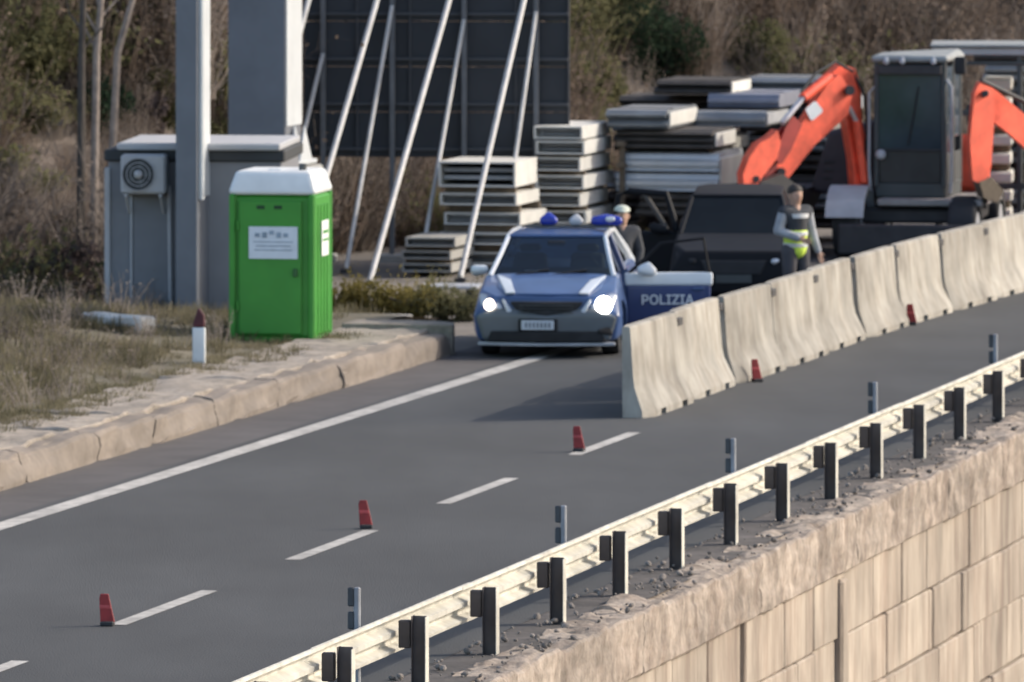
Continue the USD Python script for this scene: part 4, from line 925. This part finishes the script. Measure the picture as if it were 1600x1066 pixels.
obj('door_panel', rhull([(0.0, 0, 0.36, 0.04), (-0.86, 0, 0.36, 0.04), (0.0, 0, 0.92, 0.05), (-0.86, 0, 0.92, 0.05)]), blackcar_m, d2)
obj('window_frame', tube([(0.0, 0, 0.97), (-0.06, 0, 1.20), (-0.14, 0, 1.47), (-0.66, 0, 1.50), (-0.80, 0, 1.45), (-0.86, 0, 0.97)], 0.05, 8), blackcar_m, d2)
obj('window_bar', tube([(-0.12, 0.01, 0.98), (-0.46, 0.01, 1.48)], 0.035, 8), bundle_dark, d2)
obj('mirror', rhull([(-0.12, -0.12, 1.0, 0.06), (-0.28, -0.12, 1.02, 0.07)]), blackcar_m, d2)

# ------------------------------------------------------------------ people
def bones_mesh(J, bones, grow=0.0, edge=0.03):
    out = None
    for a, b in bones:
        sp = [m3.Manifold.sphere(J[k][3] + grow, 14).translate(tuple(J[k][:3])) for k in (a, b)]
        h = m3.Manifold.batch_hull(sp); out = h if out is None else out + h
    out = out.refine_to_length(edge); q = out.to_mesh()
    m = trimesh.Trimesh(q.vert_properties[:, :3], q.tri_verts, process=True)
    trimesh.smoothing.filter_taubin(m, 0.5, 0.53, 8)
    return m
def person(label, loc, rotz, arms, top, legs, hair=True, cap=None, vest=False, h=1.75, group=None, arm_mat=None):
    t = thing('person', label, 'person', loc, rotz, group)
    k = h / 1.75
    J = dict(pel=(0, 0, 0.95, 0.13), waist=(0, 0, 1.10, 0.125), chest=(0, 0.0, 1.30, 0.14), shl=(-0.165, 0, 1.41, 0.07), shr=(0.165, 0, 1.41, 0.07), neck=(0, 0, 1.49, 0.055), head0=(0, -0.01, 1.60, 0.082), head1=(0, -0.005, 1.66, 0.088),
             jaw=(0, -0.045, 1.565, 0.05), nose=(0, -0.10, 1.615, 0.016), hipl=(-0.09, 0, 0.90, 0.095), hipr=(0.09, 0, 0.90, 0.095), knl=(-0.11, -0.02, 0.49, 0.06), knr=(0.11, -0.03, 0.49, 0.06), anl=(-0.12, 0.02, 0.09, 0.042), anr=(0.12, 0.02, 0.09, 0.042),
             tol=(-0.13, -0.16, 0.045, 0.035), tor=(0.13, -0.16, 0.045, 0.035))
    for s, nm in ((-1, 'l'), (1, 'r')):
        e, w = arms[nm]
        J['sh' + nm] = (s * 0.175, 0, 1.41, 0.065); J['el' + nm] = (*e, 0.046); J['wr' + nm] = (*w, 0.032)
        e_, w_ = np.array(e), np.array(w); d = (w_ - e_) / np.linalg.norm(w_ - e_)
        J['pa' + nm] = (*(w_ + d * 0.07), 0.030)
        side = np.cross(d, [0, 1, 0]); side /= np.linalg.norm(side) + 1e-6
        for f in range(4):
            o = side * (f - 1.5) * 0.019
            l = [0.075, 0.085, 0.08, 0.062][f]
            J[f'f{nm}{f}a'] = (*(w_ + d * 0.09 + o), 0.010); J[f'f{nm}{f}b'] = (*(w_ + d * (0.09 + l * 0.55) + o), 0.009); J[f'f{nm}{f}c'] = (*(w_ + d * (0.09 + l) + o + np.array([0, -0.02, 0])), 0.008)
        J[f't{nm}a'] = (*(w_ + d * 0.03 + side * 0.03), 0.012); J[f't{nm}b'] = (*(w_ + d * 0.08 + side * 0.062), 0.009)
    for q in J: J[q] = tuple(np.array(J[q]) * k)
    B = [('pel', 'waist'), ('waist', 'chest'), ('chest', 'shl'), ('chest', 'shr'), ('shl', 'shr'), ('chest', 'neck'), ('neck', 'head0'), ('head0', 'head1'), ('head0', 'jaw'), ('head0', 'nose')]
    L = [('pel', 'hipl'), ('pel', 'hipr'), ('hipl', 'knl'), ('hipr', 'knr'), ('knl', 'anl'), ('knr', 'anr')]
    Fb = [('anl', 'tol'), ('anr', 'tor')]
    A = []
    for nm in 'lr':
        A += [('sh' + nm, 'el' + nm), ('el' + nm, 'wr' + nm)]
        Hd = [('wr' + nm, 'pa' + nm), (f't{nm}a', f't{nm}b'), ('wr' + nm, f't{nm}a')]
        for f in range(4): Hd += [('pa' + nm, f'f{nm}{f}a'), (f'f{nm}{f}a', f'f{nm}{f}b'), (f'f{nm}{f}b', f'f{nm}{f}c')]
        B += Hd
    obj('body', bones_mesh(J, B + L + Fb + A, 0, 0.02), skin_m, t, smooth=True)
    obj('jacket', bones_mesh(J, [('pel', 'waist'), ('waist', 'chest'), ('chest', 'shl'), ('chest', 'shr'), ('shl', 'shr')], 0.022), top, t, smooth=True)
    for nm in 'lr': obj('sleeve', bones_mesh(J, [('sh' + nm, 'el' + nm), ('el' + nm, 'wr' + nm)], 0.018), arm_mat or top, t, smooth=True)
    obj('trousers', bones_mesh(J, L, 0.020), legs, t, smooth=True)
    for nm in 'lr': obj('shoe', bones_mesh(J, [('an' + nm, 'to' + nm)], 0.012), black_m, t, smooth=True)
    for sx in (-1, 1):
        obj('eye', rhull([(sx * 0.032 * k, -0.082 * k, 1.625 * k, 0.009)]), hair_m, t)
        obj('ear', rhull([(sx * 0.090 * k, 0.0, 1.60 * k, 0.014), (sx * 0.092 * k, 0.004, 1.635 * k, 0.016)]), skin_m, t)
    obj('mouth', rhull([(-0.02 * k, -0.092 * k, 1.565 * k, 0.006), (0.02 * k, -0.092 * k, 1.565 * k, 0.006)]), M('lip_%d' % counts.get('/World/person', 0), (0.25, 0.10, 0.08)), t)
    if hair:
        hm = trimesh.creation.icosphere(3, 1.0); hm.vertices = hm.vertices * np.array([0.097, 0.105, 0.095]) * k + np.array([0, 0.014, 1.675]) * k
        hm = hm.slice_plane((0, -0.02 * k, 1.645 * k), (0, 0.45, 0.9)) if True else hm
        obj('hair', hm, hair_m, t, smooth=True)
    if cap is not None:
        cm = trimesh.creation.icosphere(3, 1.0); cm.vertices = cm.vertices * np.array([0.112, 0.125, 0.075]) * k + np.array([0, 0.0, 1.705]) * k
        cm = cm.slice_plane((0, 0, 1.70 * k), (0, 0, 1))
        obj('cap', cat(cm, rhull([(-0.07 * k, -0.11 * k, 1.70 * k, 0.012), (0.07 * k, -0.11 * k, 1.70 * k, 0.012), (0, -0.17 * k, 1.69 * k, 0.012)])), cap, t, smooth=40)
    if vest:
        obj('hi_vis_band', bones_mesh({'a': (-0.0, 0, 0.94, 0.158), 'b': (0, 0, 1.16, 0.155)}, [('a', 'b')]), hiviz_m, t, smooth=True)
        for z in (0.98, 1.13, 1.36):
            rr = 0.163 if z < 1.2 else 0.172
            c = trimesh.creation.cylinder(rr, 0.05 if z < 1.2 else 0.055, sections=24); c.apply_translation((0, 0, z))
            obj('reflective_stripe', c, tape_m, t, smooth=30)
    return t
p = ground(1243, 500)
person('person in dark jacket with yellow hi-vis waist and sunlit-painted sleeve, standing behind the barriers', (*p, 0.0), 32, {'l': ((-0.26, 0.02, 1.17), (-0.10, -0.20, 1.08)), 'r': ((0.27, 0.03, 1.15), (0.31, -0.06, 0.90))}, jacket_m, trousers_m, vest=True, arm_mat=sleeve_m)
p = ground(972, 523)
person('person in dark uniform and pale cap, head showing above the police car roof', (*p, 0.0), 10, {'l': ((-0.25, 0.0, 1.15), (-0.2, -0.1, 0.92)), 'r': ((0.25, 0.0, 1.15), (0.2, -0.1, 0.92))}, jacket_m, jacket_m, hair=True, cap=cap_m, h=1.62)

# ------------------------------------------------------------------ vegetation
def blades(n, h, spread, w, seed, lean=0.5, leaf=0, leafsize=0.05, branch=1):
    r = np.random.default_rng(seed); V, F = [], []
    def quad(a, b, wa, wb, s):
        k = len(V); V.extend([a - s * wa, a + s * wa, b + s * wb, b - s * wb]); F.extend([[k, k + 1, k + 2], [k, k + 2, k + 3]])
    for _ in range(n):
        th = r.uniform(0, 2 * np.pi); rad = spread * math.sqrt(r.random()) * 0.5
        p = np.array([rad * math.cos(th), rad * math.sin(th), 0.0])
        d = np.array([math.cos(th) * lean * r.random(), math.sin(th) * lean * r.random(), 1.0]); d += r.normal(0, 0.22, 3) * [1, 1, 0]; d /= np.linalg.norm(d)
        hh = h * r.uniform(0.45, 1.0); seg = 3; a = r.uniform(0, np.pi); s = np.array([math.cos(a), math.sin(a), 0])
        for i in range(seg):
            nd = d + r.normal(0, 0.16, 3); nd /= np.linalg.norm(nd)
            b = p + nd * hh / seg
            quad(p, b, w * (1 - i / seg * 0.7), w * (1 - (i + 1) / seg * 0.7), s)
            for _b in range(branch):
                bd = nd + r.normal(0, 0.7, 3); bd /= np.linalg.norm(bd)
                quad(b, b + bd * hh * r.uniform(0.12, 0.3), w * 0.5, w * 0.15, s)
                for _l in range(leaf):
                    c = b + bd * hh * r.uniform(0.02, 0.3) + r.normal(0, 0.03, 3)
                    x = r.normal(0, 1, 3); x /= np.linalg.norm(x); y = np.cross(x, r.normal(0, 1, 3)); y /= np.linalg.norm(y)
                    z = leafsize * r.uniform(0.6, 1.3); k = len(V)
                    V.extend([c - x * z, c - y * z * 0.5, c + x * z, c + y * z * 0.5]); F.extend([[k, k + 1, k + 2], [k, k + 2, k + 3]])
            p, d = b, nd
    return trimesh.Trimesh(np.array(V), np.array(F), process=False)
def clump(n, rx, ry, rz, size, seed, lumps=7):
    r = np.random.default_rng(seed); C = r.normal(0, 0.42, (lumps, 3)); C[:, 2] = np.abs(C[:, 2]) * 1.0
    V, F = [], []
    for _ in range(n):
        c0 = C[r.integers(lumps)]; d = r.normal(0, 1, 3); d /= np.linalg.norm(d)
        c = (c0 + d * 0.42 * r.random() ** 0.4) * [rx, ry, rz]
        x = r.normal(0, 1, 3); x /= np.linalg.norm(x); y = np.cross(x, r.normal(0, 1, 3)); y /= np.linalg.norm(y); z = size * r.uniform(0.5, 1.4); k = len(V)
        V.extend([c - x * z, c - y * z * 0.55, c + x * z, c + y * z * 0.55]); F.extend([[k, k + 1, k + 2], [k, k + 2, k + 3]])
    return trimesh.Trimesh(np.array(V), np.array(F), process=False)

def hill_hit(px, py):
    a, b = (px - 800) / FOC, (py - YH) / FOC
    for y in np.arange(104, 200, 0.1):
        if H - b * y <= float(hill_h(np.array(a * y), np.array(y))) - 0.3: return a * y, y
    return a * 150, 150.0
BUSHES = [  # seen column, base row, radii, leaves, material, name, label
    (160, 205, 0.62, 0.72, 2600, dark_leaf, 'hillside_bush', 'dark green bush on the brown hillside above the shed'),
    (222, 212, 0.34, 0.45, 900, bush_brown, 'hillside_bush', 'small dark brown bush touching the dark green one above the shed'),
    (40, 190, 0.8, 0.5, 1600, olive_m, 'hillside_bush', 'olive bush high on the hillside at the left edge'),
    (250, 190, 0.55, 0.5, 1200, olive_m, 'hillside_bush', 'olive bush beside the upper part of the gantry column'),
    (25, 300, 0.6, 0.5, 1100, olive_m, 'hillside_bush', 'olive brown bush low at the left edge of the hillside'),
    (1040, 118, 1.35, 1.25, 4200, dark_leaf, 'evergreen_tree', 'dark bluish green tree on the hillside beyond the steel pile'),
    (1172, 112, 0.8, 0.9, 1700, olive_m, 'evergreen_tree', 'smaller olive green tree right of the dark bluish one on the hillside'),
    (925, 170, 0.6, 0.9, 1500, olive_m, 'hillside_bush', 'olive brown bush right beside the road sign edge')]
HITS = [hill_hit(b[0], b[1]) for b in BUSHES]
def cleared(x, y):
    for b, (bx_, by_) in zip(BUSHES, HITS):
        if by_ - 5.0 < y < by_ + 0.4 and abs(x / y - bx_ / by_) * by_ < b[2] * 1.0: return True
    return False
def scatter_hill(n, seed, dens=None):
    r = random.Random(seed); P, S, Y = [], [], []
    while len(P) < n:
        y = r.uniform(103, 165); x = r.uniform(-0.075, 0.072) * y
        u, v = to_uv(np.array([x, y])); hz_ = float(hill_h(np.array(x), np.array(y)))
        if hz_ < 0.02 and not (v < -31.0 and y > 107 and x < -4.9): continue
        if dens and r.random() > dens(x, y): continue
        P.append((x, y, max(hz_ - 0.35, -0.3) + 0.2)); S.append(r.uniform(0.6, 1.25) * (0.35 if cleared(x, y) else 1.0)); Y.append(r.uniform(0, 360))
    return P, S, Y
br1 = blades(70, 1.5, 1.2, 0.016, 1, 0.55, leaf=2, leafsize=0.045)
br2 = blades(60, 1.9, 0.9, 0.014, 2, 0.35, leaf=1, leafsize=0.035, branch=2)
br3 = blades(80, 0.9, 1.3, 0.014, 3, 0.8, leaf=3, leafsize=0.05)
tag(instancer('brushwood', br1, brush_m, *scatter_hill(1300, 1), tilt=10), 'dense dry brown brushwood covering the hillside', 'brushwood', kind='stuff')
tag(instancer('tall_dry_stems', br2, brush_m2, *scatter_hill(1000, 2, lambda x, y: 1.0 if meshkit.fbm(np.array([x * 0.4, y * 0.15, 8.0]), 3, 4) > 0.48 else 0.15), tilt=8), 'tall greyish dry stems growing through the hillside brush', 'dry stems', kind='stuff')
tag(instancer('olive_undergrowth', br3, olive_m, *scatter_hill(1000, 3, lambda x, y: 1.0 if meshkit.fbm(np.array([x * 0.35, y * 0.12, 3.0]), 3, 9) > 0.54 else 0.06), tilt=12), 'olive green undergrowth among the dry hillside brush', 'undergrowth', kind='stuff')
gb = blades(46, 0.20, 0.40, 0.008, 9, 0.9, leaf=0, branch=0)
P, S, Y = [], [], []
r = random.Random(4)
while len(P) < 2600:
    u, v = r.uniform(78, 103.5), (r.uniform(-34.5, -25.45) if r.random() < 0.86 else -25.5 + 0.75 * r.random() ** 2)
    if u > 98 and v > -26.0: continue
    if meshkit.fbm(np.array([u * 0.6, v * 0.9, 0.0]), 3, 21) < 0.40: continue
    P.append((*uv(u, v), (verge_z(u, v) if v < -25.4 else 0.31) - 0.03)); S.append(r.uniform(0.5, 1.25) * (0.6 if v > -25.9 else 1)); Y.append(r.uniform(0, 360))
tag(instancer('grass', gb, grass_m, P, S, Y, tilt=15), 'rough dry green grass on the verge behind the kerb', 'grass', kind='stuff')

wb = blades(16, 0.5, 0.35, 0.007, 19, 0.6, leaf=1, leafsize=0.022)
P, S, Y = [], [], []
for _ in range(240):
    u, v = r.uniform(80, 103), r.uniform(-33, -25.6)
    if u > 98 and v > -28.2: continue
    P.append((*uv(u, v), verge_z(u, v) - 0.02)); S.append(r.uniform(0.4, 1.1)); Y.append(r.uniform(0, 360))
tag(instancer('weeds', wb, brush_m2, P, S, Y, tilt=15), 'scattered dry weeds standing in the verge grass', 'weeds', kind='stuff')
def shrub(name, label, category, loc, mat, crown, stem_h, stem_mat=bark_dark, group=None, yaw=0, drop=0.2):
    t = thing(name, label, category, loc, yaw, group)
    r = random.Random(int(abs(loc[0] * 100)) + 3)
    tr = [tube([(0, 0, -drop), (r.uniform(-0.1, 0.1), r.uniform(-0.1, 0.1), stem_h * 0.5), (r.uniform(-0.3, 0.3), r.uniform(-0.2, 0.2), stem_h)], [0.04, 0.03, 0.012], 6) for _ in range(4)]
    obj('stem', cat(*tr), stem_mat, t)
    obj('foliage', crown, mat, t, smooth=False)
    return t
def hill_at(px, z_guess_y):    # the point on the hill at depth y behind a pixel column
    x = (px - 800) / FOC * z_guess_y
    return (x, z_guess_y, float(hill_h(np.array(x), np.array(z_guess_y))) - 0.35)
def h_at(py, y): return H - (py - YH) * y / FOC
def up(m, z): m.apply_translation((0, 0, z)); return m
for i, (b, (hx, hy)) in enumerate(zip(BUSHES, HITS)):
    zb = float(hill_h(np.array(hx), np.array(hy))) - 0.3
    shrub(b[6], b[7], 'tree' if b[6] == 'evergreen_tree' else 'bush', (hx, hy, zb), b[5], clump(b[4], b[2], b[2] * 0.9, b[3], 0.05, 31 + i, 9), b[3] * 0.8)
y = 108.5
shrub('dark_bush', 'dark brown bush at the foot of the hillside left of the shed', 'bush', ((75 - 800) / FOC * y, y, h_at(468, y)), bush_brown, clump(1900, 0.62, 0.45, 0.62, 0.05, 32), 0.4)
ys = [('left', 545, 497), ('second', 590, 498), ('middle', 640, 500), ('fourth', 688, 500), ('right', 728, 500)]
for i, (w, px, py) in enumerate(ys):
    p = ground(px, py)
    shrub('roadside_shrub', f'low yellowish green shrub between toilet and police car, {w} of five', 'shrub', (p[0], p[1], 0.0), yellow_leaf if i in (0, 1, 2) else olive_m, up(cat(clump(900, 0.46, 0.40, 0.50, 0.035, 40 + i), blades(30, 0.6, 0.6, 0.01, 60 + i, 0.9, leaf=1, leafsize=0.03)), 0.06), 0.3, group='shrubs by the concrete pad')
for i, (px, lean, hh) in enumerate(((126, 0.05, 2.9), (146, 0.14, 2.7), (168, 0.45, 2.6))):
    y = 111.0 + 0.2 * i; x = (px - 800) / FOC * y; zb = h_at(118, y) - 0.1
    t = thing('bare_tree', ['dark bare tree trunk above the green bush, leftmost of three', 'pale bare tree trunk above the green bush, middle of three', 'leaning pale bare tree above the green bush, rightmost of three'][i], 'tree', (x, y, zb), 0, 'bare trees above the shed')
    obj('trunk', tube([(0, 0, -2.2), (lean * 0.3, 0, 0.4), (lean * 0.8, 0, 1.2), (lean * 1.4, 0, hh)], [0.06, 0.05, 0.04, 0.02], 9), [bark_dark, bark_pale, bark_pale][i], t)
    rr = random.Random(i)
    for k in range(9):
        z = rr.uniform(0.4, hh * 0.9); x0 = lean * (z / hh) * 1.4; a = rr.choice([-1, 1]) * rr.uniform(0.3, 0.9); L = rr.uniform(0.4, 0.9)
        obj('branch', tube([(x0, 0, z), (x0 + a * L * 0.5, rr.uniform(-0.2, 0.2), z + L * 0.4), (x0 + a * L * 0.7, rr.uniform(-0.3, 0.3), z + L)], [0.022, 0.014, 0.006], 5), [bark_dark, bark_pale, bark_pale][i], t)
y = 140.0
t = thing('thin_pole', 'thin pale pole on the hillside above the excavator', 'pole', ((1347 - 800) / FOC * y, y, h_at(150, y) - 0.4), 0)
obj('shaft', tube([(0, 0, 0), (0, 0, 4.5)], [0.05, 0.035], 8), cab_m, t)
obj('base_collar', tube([(0, 0, 0), (0, 0, 0.3)], 0.08, 8), dark_m, t)
y = 121.0
t = thing('thin_pole', 'slim dark pole between the shed roof and the wide gantry column', 'pole', ((343 - 800) / FOC * y, y, -0.1), 0)
obj('shaft', tube([(0, 0, 0), (0, 0, 6.0)], 0.045, 8), dark_m, t)
obj('base_collar', tube([(0, 0, 0), (0, 0, 0.3)], 0.09, 8), dark_m, t)
